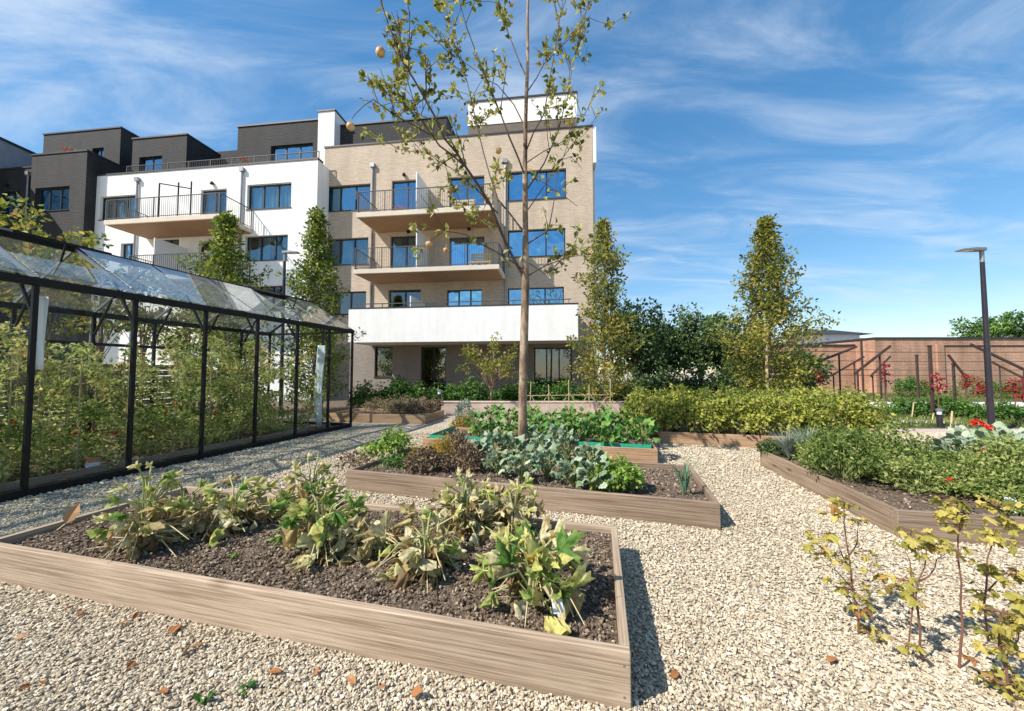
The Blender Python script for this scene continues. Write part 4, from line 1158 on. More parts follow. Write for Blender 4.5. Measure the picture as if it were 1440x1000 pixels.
for x in np.arange(0.1, 9.5, 1.84):
    mb = MB(); mb.box((x - 0.045, 0.013, 0), (x + 0.045, 0.10, 1.82)); mb.build('post', 'wood_grey', fe)
# small multi-stem tree before the terrace
def small_tree():
    r = np.random.default_rng(51)
    t = thing('small_tree', 'small open multi-branched tree before the white terrace front', 'tree', ground_at(690, 13.9))
    tr = MB(); C = []
    tr.tube([(0, 0, 0), (0.02, 0, 0.7), (0, 0.02, 1.25)], [0.05, 0.04, 0.03], 7)
    for k in range(26):
        a = r.uniform(0, 6.28); L = r.uniform(0.4, 1.15); z = 1.3 + r.uniform(0.1, 1.7) * (1.25 - L / 1.6)
        e = Vector((math.cos(a) * L, math.sin(a) * L, z)); b = Vector((0, 0, r.uniform(0.8, 1.3)))
        m = b.lerp(e, 0.55) + Vector((0, 0, 0.12)); tr.tube([b, m, e], [0.02, 0.012, 0.004], 4, False)
        C += [tuple(m.lerp(e, 0.6)), tuple(e)]
    tr.build('trunk', 'bark', t, True)
    lf = MB(); clump_leaves(lf, C, 0.2, 22, 0.12, 0.5, T_DIAMOND, 0.55, 0.2, 0.5, 0.15, r, 0.5); lf.build('crown', 'column_leaf', t)
small_tree()

# ------------------------------------------------------------------ the big fruit tree
def fruit_tree():
    r = np.random.default_rng(61)
    Y0 = 6.4
    base = Vector((at(735, 523, Y0).x, Y0, 0))
    t = thing('fruit_tree', 'tall half-bare fruit tree rising from between the raised beds', 'tree', base)
    L2 = lambda px, py, dy=0.0: at(px, py, Y0 + dy) - base
    tr = MB(); tw = MB(); lf = MB(); fruits = []
    trunk = [Vector((0, 0, 0)), Vector((0.0, 0, 0.15)), L2(735, 560), L2(737, 480), L2(739, 400), L2(739, 320), L2(738, 240), L2(739, 170), L2(742, 90), L2(742, 20), L2(744, -60), L2(740, -140)]
    tr.tube(trunk, [0.10, 0.08, 0.074, 0.072, 0.068, 0.050, 0.044, 0.036, 0.030, 0.024, 0.016, 0.006], 14)
    tr.build('trunk', 'bark', t, True)
    ends = []
    def branch(pts, r0, lvl=0, leaf=1.0):
        pts = [Vector(p) for p in pts]
        if lvl == 0: r0 *= 0.52
        # jitter mid points for a natural line
        q = []
        for i, (a, b) in enumerate(zip(pts[:-1], pts[1:])):
            q.append(a); m = a.lerp(b, 0.5); L = (b - a).length
            q.append(m + Vector(r.normal(0, 0.02 * L, 3)))
        q.append(pts[-1])
        n = len(q)
        tw.tube(q, [r0 * (1 - 0.85 * i / (n - 1)) + 0.0025 for i in range(n)], 6 if lvl == 0 else 4, False)
        tot = sum((b - a).length for a, b in zip(q[:-1], q[1:]))
        k = max(2, int(tot * (3.0 if lvl == 0 else 4.0)))
        for j in range(k):
            f = r.uniform(0.25, 1.0) * (n - 1); i = min(int(f), n - 2); p = q[i].lerp(q[i + 1], f - i)
            d = (q[i + 1] - q[i]).normalized()
            if lvl < 2:
                dd = (d * 0.7 + Vector(r.normal(0, 0.55, 3)) + Vector((0, 0, 0.42))).normalized()
                L = r.uniform(0.25, 0.75) * (1.0 if lvl == 0 else 0.55)
                branch([p, p + dd * L * 0.6, p + dd * L + Vector((0, 0, -0.03))], r0 * 0.30 + 0.0015, lvl + 1, leaf)
            m = int(r.poisson(3.0 * leaf))
            if m:
                D = rdir(m, -0.2, r) + np.array(d) * 0.4
                s = r.uniform(0.07, 0.145, m)
                leaves(lf, np.array(p) + r.normal(0, 0.03, (m, 3)), D, rdir(m, 0.4, r), s, s * 0.62, np.clip(r.normal(0.45, 0.3, m), 0, 1), T_FOLD)
    B = lambda *a: [L2(*q) for q in a]
    branch(B((737, 392), (715, 350, -0.1), (690, 288, -0.25), (655, 235, -0.5), (625, 195, -0.7), (598, 140, -0.9), (565, 85, -1.1), (545, 30, -1.2), (530, -20, -1.3)), 0.055)
    branch(B((655, 235, -0.5), (618, 205, -0.5), (590, 165, -0.6), (575, 120, -0.6), (560, 70, -0.8)), 0.026)
    branch(B((605, 190, -0.6), (560, 165, -0.9), (525, 140, -1.1), (500, 160, -1.2), (492, 172, -1.2)), 0.016)
    branch(B((700, 300, -0.2), (668, 262, 0.2), (640, 240, 0.5), (600, 215, 0.6), (555, 208, 0.7)), 0.02)
    branch(B((739, 330), (700, 280, 0.3), (680, 215, 0.5), (665, 150, 0.5), (645, 80, 0.6), (635, 20, 0.6)), 0.026)
    branch(B((739, 250), (715, 190, -0.3), (690, 130, -0.4), (668, 70, -0.5), (648, 10, -0.6), (640, -40, -0.6)), 0.03)
    branch(B((739, 180), (700, 120, 0.3), (670, 100, 0.5), (630, 75, 0.6)), 0.018)
    branch(B((741, 110), (720, 60, 0.2), (700, 10, 0.4), (690, -40, 0.5)), 0.02)
    branch(B((739, 345), (770, 325, -0.3), (776, 300, -0.4), (782, 268, -0.4), (812, 290, -0.5)), 0.022, 0, 0.5)
    branch(B((739, 390), (770, 372, -0.2), (800, 362, -0.3), (828, 355, -0.4)), 0.022, 0, 0.9)
    branch(B((739, 270), (765, 230, 0.2), (785, 185, 0.3), (800, 130, 0.3), (812, 60, 0.4), (820, 20, 0.4)), 0.022, 0, 0.6)
    branch(B((739, 215), (765, 160, -0.3), (775, 100, -0.4), (785, 40, -0.5), (795, -20, -0.5)), 0.024)
    branch(B((741, 130), (765, 90, 0.3), (795, 60, 0.4), (830, 22, 0.5)), 0.016)
    branch(B((739, 230), (790, 200, -0.3), (820, 165, -0.4), (838, 120, -0.5)), 0.014, 0, 0.5)
    branch(B((739, 300), (770, 255, 0.3), (800, 210, 0.4), (835, 175, 0.5)), 0.014, 0, 0.4)
    branch(B((737, 380), (690, 350, -0.6), (655, 330, -0.9), (625, 325, -1.1), (600, 340, -1.2)), 0.018, 0, 0.8)
    branch(B((720, 350, -0.1), (690, 320, 0.4), (665, 300, 0.6), (640, 285, 0.7)), 0.016)
    branch(B((735, 365), (765, 385, 0.2), (790, 375, 0.3), (800, 350, 0.3)), 0.012, 0, 1.6)
    tw.build('branches', 'twig', t)
    lf.build('foliage', 'tree_leaf', t)
    for (px, py, dy, s) in ((535, 74, -1.15, 0.07), (493, 178, -1.2, 0.06), (603, 344, -1.2, 0.05), (627, 352, -1.0, 0.04), (701, 212, -0.3, 0.055)):
        p = L2(px, py, dy); mb = MB()
        mb.lathe((p.x, p.y, p.z), [(0.001, -s * 0.95), (s * 0.45, -s * 0.9), (s * 0.85, -s * 0.5), (s, 0.05 * s), (s * 0.85, s * 0.6), (s * 0.4, s * 0.92), (0.001, s * 0.8)], 14)
        mb.tube([(p.x, p.y, p.z + s * 0.8), (p.x + 0.01, p.y, p.z + s * 0.8 + 0.06)], 0.004, 5)
        mb.build('fruit', 'fruit', t, True)
fruit_tree()

# ------------------------------------------------------------------ bed planting
SQ = [lobed_template(5, c, s, 0.16, 4, 40, d) for s, d, c in ((1, 0.15, 0.78), (2, 0.30, 0.72), (3, 0.45, 0.82), (4, 0.0, 0.75))]
def rim(tp, seed, rings, steps):
    r = np.random.default_rng(seed); fo = []
    ph = r.uniform(0, 6.28, 3)
    for k in range(rings - 1):
        for j in range(steps):
            a = 2 * math.pi * j / steps
            fo.append((0.13 if k == rings - 2 else 0.0) + 0.13 * math.sin(3 * a + ph[0]) * (k / (rings - 1)) + (-0.10 if j % (steps // 5) == 0 else 0) + r.normal(0, 0.05))
    return (tp[0], tp[1], np.array(fo))
SQ = [rim(tp, i, 4, 40) for i, tp in enumerate(SQ)]
WITHER = [lobed_template(5, 0.5, s, 0.10, 3, 20, d) for s, d in ((5, 1.1), (6, 0.9))]
def squash(label, pos, h, n, spread, tmean, wither, seed, size=0.22, flower=False, lean=(0, 0)):
    n = int(n * 2.3); size *= 0.74; h *= 1.12; spread *= 0.95; size *= 0.95; tmean -= 0.05
    r = np.random.default_rng(seed)
    t = thing('squash_plant', label, 'squash plant', pos, 0, 'squash plants in the pale raised bed')
    st = MB(); lf = MB()
    for k in range(n):
        a = k * 2.4 + r.uniform(-0.5, 0.5)
        q = r.uniform(0.15, 1.0)
        dead = r.uniform() < wither
        rad = spread * (0.3 + 0.7 * q) * r.uniform(0.75, 1.15)
        z = h * (1.05 - 0.75 * q) * r.uniform(0.7, 1.1)
        if dead: z *= r.uniform(0.25, 0.8)
        e = Vector((math.cos(a) * rad + lean[0] * z, math.sin(a) * rad + lean[1] * z, max(z, 0.03)))
        m = Vector((e.x * 0.42, e.y * 0.42, e.z * 0.72 + 0.05))
        st.tube([(r.normal(0, .02), r.normal(0, .02), -0.01), m, e], [0.009, 0.007, 0.005], 6, False, float(r.uniform()))
        D = Vector((math.cos(a + r.normal(0, .4)), math.sin(a + r.normal(0, .4)), r.uniform(-0.2, 1.8) - (1.0 if dead else 0)))
        NN = Vector((r.normal(0, 0.7), r.normal(0, 0.7) - 0.25, 0.9))
        s = size * r.uniform(0.6, 1.25) * (0.75 if dead else 1)
        tint = float(np.clip(r.normal(0.84, 0.10), 0, 1)) if dead else float(np.clip(r.normal(tmean, 0.22), 0, 1))
        tp = WITHER[r.integers(2)] if dead else SQ[r.integers(4)]
        leaves(lf, [tuple(e)], [tuple(D)], [tuple(NN)], s * 1.15, s * 1.15, tint, tp)
    # crumpled remains around the foot
    m = int(n * 1.1)
    a = r.uniform(0, 6.28, m); q = r.uniform(0.05, 0.75, m) * spread
    P = np.stack([np.cos(a) * q, np.sin(a) * q, r.uniform(0.0, 0.18, m)], 1)
    for i in range(m):
        leaves(lf, P[i:i + 1], rdir(1, -0.4, r), rdir(1, 0.2, r), r.uniform(0.06, 0.15), r.uniform(0.05, 0.12), float(np.clip(r.normal(0.82, 0.13), 0, 1)), WITHER[r.integers(2)])
    for i in range(m // 2):
        aa = r.uniform(0, 6.28); L = r.uniform(0.12, 0.4)
        st.tube([(0, 0, 0.02), (math.cos(aa) * L * .5, math.sin(aa) * L * .5, r.uniform(0.05, 0.25)), (math.cos(aa) * L, math.sin(aa) * L, r.uniform(0.0, 0.1))], [0.006, 0.005, 0.003], 5, False, 0.9)
    st.build('stalks', 'squash_stalk', t, True); lf.build('foliage', 'squash_leaf', t, True)
    if flower:
        f = MB(); D = rdir(14, 0.9, r); leaves(f, np.array([(0.03, -0.05, 0.24)] * 14) + r.normal(0, .01, (14, 3)), D, rdir(14, 0, r), 0.09, 0.035, 0.8, T_OVAL); f.build('flower', 'amber_leaf', t)
    return t
M['squash_stalk'] = mat_tint('squash_stalk', [(0, (0.20, 0.27, 0.08)), (0.6, (0.42, 0.42, 0.18)), (1, (0.55, 0.45, 0.28))], 0.6, 0.15)
SZ = 0.205
def sq(px, py, *a, **k): return squash(a[0], gnd(px, py, SZ), *a[1:], **k)
sq(205, 772, 'tall yellowing squash plant nearest the greenhouse end of the bed', 0.62, 19, 0.24, 0.45, 0.35, 71, 0.15)
sq(262, 745, 'small upright squash plant with a papery white seed head leaf', 0.52, 9, 0.18, 0.6, 0.5, 72, 0.14)
sq(330, 742, 'low sprawling squash plant, beige leaves mixed with yellow', 0.40, 20, 0.34, 0.48, 0.4, 73, 0.17)
sq(452, 778, 'squash plant with a bright green leaf fan in the middle of the bed', 0.46, 19, 0.30, 0.30, 0.35, 74, 0.20)
sq(437, 722, 'squash plant at the rear plank with tall pointed yellow leaves', 0.48, 16, 0.26, 0.5, 0.4, 75, 0.16)
sq(600, 800, 'mostly withered squash plant with stringy dry stalks', 0.40, 18, 0.28, 0.62, 0.75, 76, 0.16)
sq(655, 745, 'cream-coloured withered squash plant leaning over the rear plank', 0.46, 24, 0.34, 0.66, 0.5, 77, 0.17)
sq(722, 745, 'pale squash plant with an upright leaf by the bed corner', 0.44, 14, 0.24, 0.58, 0.45, 78, 0.18)
sq(752, 842, 'squash plant with big jagged pale leaves and a yellow flower', 0.31, 15, 0.35, 0.40, 0.15, 83, 0.25, flower=True)
sq(535, 775, 'flat remains of a dried squash plant between the green and cream ones', 0.16, 12, 0.26, 0.75, 0.85, 80, 0.14)
lf = MB(); leaves(lf, [(0, 0, 0)], [(0.25, 0.3, 0.9)], [(0.5, -1, 0.3)], 0.17, 0.10, 0.75, T_OVAL); st = MB(); st.tube([(-0.12, -0.1, -0.14), (0, 0, 0)], 0.006, 5)
o = thing('dry_leaf', 'upright papery dry leaf at the rear edge of the pale bed', 'leaf', gnd(92, 737, 0.25)); lf.build('blade', 'dead_leaf', o); st.build('stalk', 'stem_dry', o)
def plant_tag(px, py, z, label, rz=0.3, s=1.0):
    t = thing('plant_label', label, 'plant label', gnd(px, py, z), rz, 'white plant labels in the beds')
    mb = MB(); mb.box((-0.03 * s, -0.002, 0.07 * s), (0.03 * s, 0.002, 0.14 * s), Matrix.Rotation(-0.5, 4, 'X')); bev(mb.build('plate', 'white_plastic', t), 0.001)
    mb = MB(); mb.beam((0, 0, -0.03), (0, 0.035 * s, 0.075 * s), 0.012 * s, 0.003); mb.build('spike', 'white_plastic', t)
plant_tag(790, 885, 0.205, 'white plastic plant label by the jagged-leaved squash plant')
plant_tag(1432, 728, 0.205, 'white plastic plant label beside the green herb mound', -0.4, 1.3)
for px, py, lb in ((325, 785, 'tiny green seedling on bare soil below the sprawling squash'), (462, 848, 'tiny green seedling on the soil by the bright-leaved squash plant'), (255, 762, 'tiny green seedling between the first squash plants')):
    t = thing('seedling', lb, 'seedling', gnd(px, py, SZ + 0.01)); mb = MB(); D = rdir(7, 0.6); leaves(mb, np.zeros((7, 3)), D, rdir(7, 1.0), 0.05, 0.025, rng.uniform(0.4, 1, 7), T_OVAL); mb.build('leaves', 'parsley_leaf', t)

def rosette(name, label, cat, pos, group, mat, n, R, h, size, seed, tpl=None, tm=0.5, asp=0.8, tilt=0.7):
    r = np.random.default_rng(seed)
    t = thing(name, label, cat, pos, 0, group)
    lf = MB(); st = MB()
    tp = tpl or lobed_template(3, 0.12, seed, 0.04, 3, 18, 0.2)
    for k in range(n):
        q = (k + 0.5) / n; a = k * 2.4
        rad = R * (0.15 + 0.6 * q); z = h * (1.0 - 0.55 * q) * r.uniform(0.8, 1.1)
        e = Vector((math.cos(a) * rad, math.sin(a) * rad, z))
        D = Vector((math.cos(a), math.sin(a), 1.5 * (1 - q) * tilt + r.uniform(-0.2, 0.3))); NN = Vector((-math.cos(a) * 0.7, -math.sin(a) * 0.7, 1))
        s = size * r.uniform(0.7, 1.15)
        leaves(lf, [tuple(e)], [tuple(D)], [tuple(NN)], s, s * asp, float(np.clip(r.normal(tm, 0.22), 0, 1)), tp)
        st.tube([(0, 0, 0), tuple(e * 0.6 + Vector((0, 0, 0.02))), tuple(e)], [0.008, 0.006, 0.004], 5, False)
    st.build('stalk', 'stem_green', t); lf.build('leaves', mat, t, True)
    return t
def mound(name, label, cat, pos, group, mat, R, h, size, seed, n=40, per=26, tpl=T_DIAMOND, tm=0.5, asp=0.5, stem='stem_green', rad=0.09):
    r = np.random.default_rng(seed)
    t = thing(name, label, cat, pos, 0, group)
    C = []; st = MB()
    for k in range(n):
        a = r.uniform(0, 6.28); q = math.sqrt(r.uniform(0, 1)); z = h * (1 - 0.55 * q * q) * r.uniform(0.45, 1.0)
        e = (math.cos(a) * R * q, math.sin(a) * R * q, z); C.append(e)
        st.tube([(e[0] * 0.3, e[1] * 0.3, 0), (e[0] * 0.8, e[1] * 0.8, z * 0.6), e], [0.006, 0.004, 0.002], 4, False)
    lf = MB(); clump_leaves(lf, C, rad, per, size, asp, tpl, tm, 0.2, 0.5, 0.15, r)
    st.build('stems', stem, t); lf.build('foliage', mat, t)
    return t
def blades(name, label, cat, pos, group, mat, n, h, w, seed, spread=0.5, tm=0.5):
    r = np.random.default_rng(seed)
    t = thing(name, label, cat, pos, 0, group); lf = MB()
    for k in range(n):
        a = r.uniform(0, 6.28); L = h * r.uniform(0.6, 1.1); o = spread * r.uniform(0.1, 1) * L
        pts = [(0, 0, 0), (math.cos(a) * o * .35, math.sin(a) * o * .35, L * .6), (math.cos(a) * o, math.sin(a) * o, L)]
        s = np.array((-math.sin(a), math.cos(a), 0)) * w / 2; V = []
        for p, f in zip(pts, (1, .8, .05)): V += [np.array(p) - s * f, np.array(p) + s * f]
        lf.add(V, np.array([(0, 1, 3, 2), (2, 3, 5, 4)]), float(np.clip(r.normal(tm, .25), 0, 1)))
    lf.build('leaves', mat, t)
    return t
# bed with cabbages
Z2 = 0.20
CH = [lobed_template(5, 0.3, s, 0.08, 3, 22, 0.35) for s in (90, 91, 92)]
mound('celery_plant', 'bright green celery clump near the left end of the cabbage bed', 'celery', gnd(556, 640, Z2), None, 'parsley_leaf', 0.2, 0.42, 0.08, 101, 26, 16, T_FOLD, 0.6, 0.6)
mound('lettuce_plant', 'small yellow-green lettuce beside the celery clump', 'lettuce', gnd(526, 642, Z2), None, 'parsley_leaf', 0.14, 0.24, 0.08, 102, 14, 14, T_FOLD, 0.8, 0.7)
mound('herb_plant', 'low dark herb in front of the celery clump', 'herb', gnd(552, 656, Z2), None, 'laurel_leaf', 0.2, 0.16, 0.06, 103, 20, 14)
mound('dry_herb', 'brown dried herb at the left end of the cabbage bed', 'herb', gnd(500, 655, Z2), None, 'brown_leaf', 0.22, 0.2, 0.06, 104, 20, 14, tm=0.5, stem='stem_dry')
mound('asparagus_plant', 'amber feathery asparagus bush among brown herbs', 'asparagus', gnd(621, 655, Z2), None, 'amber_leaf', 0.2, 0.44, 0.055, 105, 46, 22, asp=0.22, tm=0.55)
mound('asparagus_plant', 'slim amber asparagus tuft between celery and brown herbs', 'asparagus', gnd(585, 652, Z2), None, 'amber_leaf', 0.1, 0.3, 0.05, 106, 16, 18, asp=0.22, tm=0.45)
for px, py, R, h, lb in ((600, 662, 0.26, 0.28, 'purple-brown herb bush in front of the amber asparagus'), (655, 660, 0.3, 0.36, 'largest purple-brown herb bush, next to the cabbages'), (640, 645, 0.24, 0.38, 'purple-brown herb bush behind the amber asparagus')):
    mound('brown_herb', lb, 'herb', gnd(px, py, Z2), 'purple-brown herbs in the cabbage bed', 'brown_leaf', R, h, 0.06, int(px), 46, 20, tm=0.45, stem='stem_dry')
for i, (px, py) in enumerate(((702, 668), (735, 676), (770, 674), (806, 684), (836, 690), (690, 646), (725, 645), (760, 645), (797, 650), (832, 655), (745, 632), (785, 632), (710, 634), (672, 655))):
    rosette('cabbage_plant', 'blue-green cabbage growing in the rows beside the parsley clump', 'cabbage', gnd(px, py, Z2), 'blue-green cabbages in rows', 'cabbage_leaf', 24, 0.25, 0.30 + 0.06 * (i % 3), 0.145, 200 + i, CH[i % 3], 0.5)
mound('parsley_plant', 'light green parsley clump at the end of the cabbage rows', 'parsley', gnd(866, 690, Z2), None, 'parsley_leaf', 0.24, 0.36, 0.05, 107, 60, 30, tm=0.5, asp=0.7)
blades('onion_plant', 'thin onion tuft in front of the parsley clump', 'onion', gnd(888, 697, Z2), None, 'grass_leaf', 16, 0.24, 0.012, 108, 0.5)
blades('leek_plant', 'single grey-green leek on bare soil at the cabbage bed end', 'leek', gnd(963, 697, Z2), None, 'leek_leaf', 20, 0.40, 0.034, 109, 0.6)
# bed with chard and green mesh
k = 0
for px, py, h in ((668, 606, .4), (690, 600, .46), (716, 604, .45), (752, 606, .42), (776, 604, .45), (800, 606, .46), (824, 602, .42), (848, 606, .44), (872, 604, .42), (893, 606, .46), (760, 622, .34), (790, 620, .36), (818, 622, .36), (846, 624, .38), (880, 628, .42), (906, 630, .46), (735, 600, .42), (675, 616, .3), (700, 614, .3), (730, 616, .32), (830, 614, .4), (775, 614, .36), (805, 614, .4), (865, 616, .4), (895, 618, .42), (860, 628, .3), (760, 612, .4), (845, 614, .4), (700, 592, .4), (750, 594, .42), (800, 594, .42), (850, 594, .42), (910, 614, .42)):
    rosette('chard_plant', 'leafy green chard growing inside the green mesh edging', 'chard', gnd(px, py, 0.22), 'green chard in the meshed bed', 'chard_leaf', 22, 0.28, h, 0.15, 300 + k, CH[k % 3], 0.5, 0.75); k += 1
b3 = BEDS['timber raised bed with green mesh edging and leafy chard'][0]
b3m = Matrix.Translation(b3.location) @ Matrix.Rotation(b3.rotation_euler.z, 4, 'Z')
mb = MB()
for a, c in (((-4.2, 0.09, 0), (-0.09, 0.09, 0)), ((-0.09, 0.09, 0), (-0.09, 1.42, 0)), ((-4.2, 0.09, 0), (-4.2, 1.42, 0))):
    mb.beam((a[0], a[1], 0.265), (c[0], c[1], 0.265), 0.006, 0.10)
mesh = mb.build('mesh_edging', 'green_mesh'); mesh.matrix_world = b3m; tag(mesh, 'bright green plastic mesh edging round the chard', 'mesh edging')
tre = thing('bamboo_trellis', 'thin bamboo trellis of upright and crossed canes behind the chard', 'trellis', at(800, 560, 8.9) * 1.0)
tre.location.z = 0
mb = MB()
for k in range(5):
    x = -0.95 + k * 0.48
    mb.tube([(x, 0, 0), (x + rng.normal(0, .02), 0, 1.25 + rng.uniform(-.1, .15))], 0.010, 5)
    if k < 4: mb.tube([(x, 0.02, 0.3), (x + 0.48, 0.02, 1.05)], 0.008, 5).tube([(x + 0.48, -0.02, 0.3), (x, -0.02, 1.05)], 0.008, 5)
mb.tube([(-1.0, 0.0, 0.98), (1.05, 0, 1.0)], 0.009, 5); mb.build('canes', 'cane', tre)
# hedge plants in the warm timber bed
b5 = BEDS['warm brown timber raised bed under the yellow-green hedge'][0]
b5m = Matrix.Translation(b5.location) @ Matrix.Rotation(b5.rotation_euler.z, 4, 'Z')
HG = 'yellow-green hedge shrubs in the warm timber bed'
hl = 'yellow-green leafy shrub in the hedge filling the warm timber bed'
hp = [mound('hedge_shrub', hl, 'shrub', (0, 0, 0), HG, 'hedge_leaf', 0.36, 1.05, 0.082, 400 + s, 50, 22, T_FOLD, 0.5, 0.6, 'stem_dry', 0.13) for s in range(3)]
n = 0
for x in np.arange(-0.35, 4.1, 0.47):
    for y in (0.4, 0.78, 1.15):
        p = b5m @ Vector((x + rng.uniform(-.1, .1), y + rng.uniform(-.08, .08), 0.16))
        s = rng.uniform(0.9, 1.12); s = (s, s, rng.uniform(0.90, 1.04)); a = rng.uniform(0, 6.28)
        if n < 3: hp[n].location = p; hp[n].rotation_euler = (0, 0, a); hp[n].scale = s
        else: dup(hp[n % 3], p, a, s)
        n += 1
# the big bed by the lamp: herb mound, lavender, cabbages, red flowers
b4 = BEDS['timber raised bed with a green herb mound and pale cabbages by the lamp post'][0]
b4m = Matrix.Translation(b4.location) @ Matrix.Rotation(b4.rotation_euler.z, 4, 'Z')
hb = [mound('bushy_herb', 'bushy green herb in the dense mound of the bed by the lamp post', 'herb', (0, 0, 0), 'green herbs massed in the bed by the lamp', 'bush_leaf', 0.33, 0.54, 0.050, 500 + s, 60, 26, T_FOLD, 0.38 + 0.14 * s, 0.5, 'stem_green', 0.09) for s in range(3)]
n = 0
for x in np.arange(0.36, 2.5, 0.42):
    for y in np.arange(0.42, 2.55, 0.42):
        if x < 0.5 and y > 1.9: continue
        if x > 1.45 and y > 1.35: continue
        if y < 0.45 and x < 1.0: continue
        if x < 0.5 and y < 0.9: continue
        p = b4m @ Vector((x + rng.uniform(-.08, .08), y + rng.uniform(-.08, .08), 0.2)); a = rng.uniform(0, 6.28)
        s = rng.uniform(0.8, 1.12); s = (s, s, s * rng.uniform(0.75, 1.2) * (0.8 if y < 0.6 else 1))
        if n < 3: hb[n].location = p; hb[n].rotation_euler = (0, 0, a); hb[n].scale = s
        else: dup(hb[n % 3], p, a, s)
        n += 1
blades('lavender_plant', 'grey lavender tuft at the far corner of the herb bed', 'lavender', gnd(1110, 646, 0.2), None, 'grey_leaf', 320, 0.40, 0.014, 121, 1.1)
blades('lavender_plant', 'second grey lavender tuft, against the green herbs', 'lavender', gnd(1138, 645, 0.2), None, 'grey_leaf', 320, 0.46, 0.014, 122, 1.0)
mound('dark_herb', 'small dark green herb cushion at the corner plank of the herb bed', 'herb', gnd(1086, 638, 0.22), None, 'dark_leaf', 0.18, 0.22, 0.05, 123, 30, 22, tm=0.6)
k = 0
for px, py in ((1362, 645), (1395, 640), (1425, 648), (1380, 665), (1412, 668), (1445, 665), (1350, 660), (1470, 655)):
    rosette('pale_cabbage', 'pale blue-green cabbage behind the herb mound by the lamp post', 'cabbage', gnd(px, py, 0.2), 'pale cabbages by the lamp post', 'cabbage_leaf', 26, 0.32, 0.46, 0.20, 600 + k, CH[k % 3], 0.78, 0.85); k += 1
def redflower(px, py, h, label, n=3, s=0.07):
    t = thing('red_flower', label, 'flower', gnd(px, py, 0.2)); st = MB(); fl = MB(); r = np.random.default_rng(int(px))
    for k in range(n):
        e = Vector((r.uniform(-.1, .1), r.uniform(-.1, .1), h * r.uniform(0.8, 1.05))); st.tube([(0, 0, 0), e * 0.5, e], [0.006, 0.005, 0.004], 5, False)
        D = rdir(22, 0.3, r); leaves(fl, np.tile(np.array(e), (22, 1)), D, rdir(22, 0, r), s, s * 0.5, r.uniform(0, 1, 22), T_OVAL)
    st.build('stem', 'stem_green', t); fl.build('petals', 'redflower', t)
redflower(1380, 652, 0.60, 'tall red flowers standing over the pale cabbages', 4, 0.055)
redflower(1385, 672, 0.34, 'orange-red low flower in front of the pale cabbages', 2, 0.06)
redflower(1330, 700, 0.24, 'small dark red flower inside the green herb mound', 1, 0.035)
# brown plants of the low bed beyond the greenhouse
for i, (px, py) in enumerate(((560, 582), (580, 581), (600, 580), (575, 574), (596, 573), (612, 577))):
    mound('brown_shrub', 'low purple-brown shrub in the bed past the greenhouse', 'shrub', gnd(px, py, 0.2), 'purple-brown shrubs past the greenhouse', 'brown_leaf', 0.28, 0.42, 0.07, 700 + i, 40, 18, tm=0.5, stem='stem_dry')

# ------------------------------------------------------------------ back of the garden
structure(plane('planting_ground', [(-16, 13.9), (12.5, 13.9), (14.5, 26), (-16, 18.3)], 0.012, 'soil'))
wl = thing('low_wall', 'low pinkish concrete wall in front of the building hedge', 'wall', (at(598, 570, 13.6).x, 13.6, 0))
mb = MB(); L = at(1125, 570, 13.6).x - wl.location.x; mb.box((0, 0, 0), (L, 0.22, 0.42)); bev(mb.build('wall', 'pinkwall', wl), 0.01)
mb = MB(); mb.box((-0.02, -0.02, 0.422), (L + 0.02, 0.24, 0.47)); bev(mb.build('capstone', 'pinkwall', wl), 0.01)
lp = [mound('laurel_shrub', 'glossy green laurel in the clipped row before the building', 'shrub', (0, 0, 0), 'laurel row before the building', 'laurel_leaf', 0.55, 1.3, 0.13, 800 + s, 64, 24, T_FOLD, 0.5, 0.5, 'stem_green', 0.2) for s in range(3)]
n = 0
for x in np.arange(at(512, 540, 14.8).x, at(885, 540, 14.8).x, 0.72):
    p = Vector((x, 14.7 + rng.uniform(-.15, .2), 0)); s = rng.uniform(0.85, 1.12); s = (s, s, s * rng.uniform(0.8, 1.05)); a = rng.uniform(0, 6.28)
    if n < 3: lp[n].location = p; lp[n].rotation_euler = (0, 0, a); lp[n].scale = s
    else: dup(lp[n % 3], p, a, s)
    n += 1
n = 0
for px in range(895, 1130, 22):
    Y = 16.5 + rng.uniform(-.4, .8)
    mound('dark_shrub', 'dense dark shrub at the foot of the dark trees', 'shrub', ground_at(px, Y), 'dark shrubs under the dark trees', 'dark_leaf', 0.6, rng.uniform(1.3, 2.1), 0.15, 850 + n, 50, 26, T_DIAMOND, 0.45, 0.55, 'stem_dry', 0.28); n += 1
n = 0
for px in range(522, 606, 12):
    mound('dry_shrub', 'thin dry tan shrub beside the low pinkish wall', 'shrub', ground_at(px, 13.0 + rng.uniform(-.3, .3)), 'dry tan shrubs past the greenhouse', 'brown_leaf', 0.25, rng.uniform(0.6, 0.85), 0.06, 880 + n, 34, 14, T_DIAMOND, 0.9, 0.4, 'stem_dry', 0.1); n += 1
mound('grey_shrub', 'loose grey-green shrub in front of the low pinkish wall', 'shrub', ground_at(655, 10.5), None, 'grey_leaf', 0.35, 0.85, 0.07, 895, 46, 20)
mound('grey_shrub', 'amber-tinged shrub below the loose grey-green shrub', 'shrub', gnd(652, 612, 0), None, 'amber_leaf', 0.3, 0.5, 0.07, 896, 40, 18, tm=0.3)
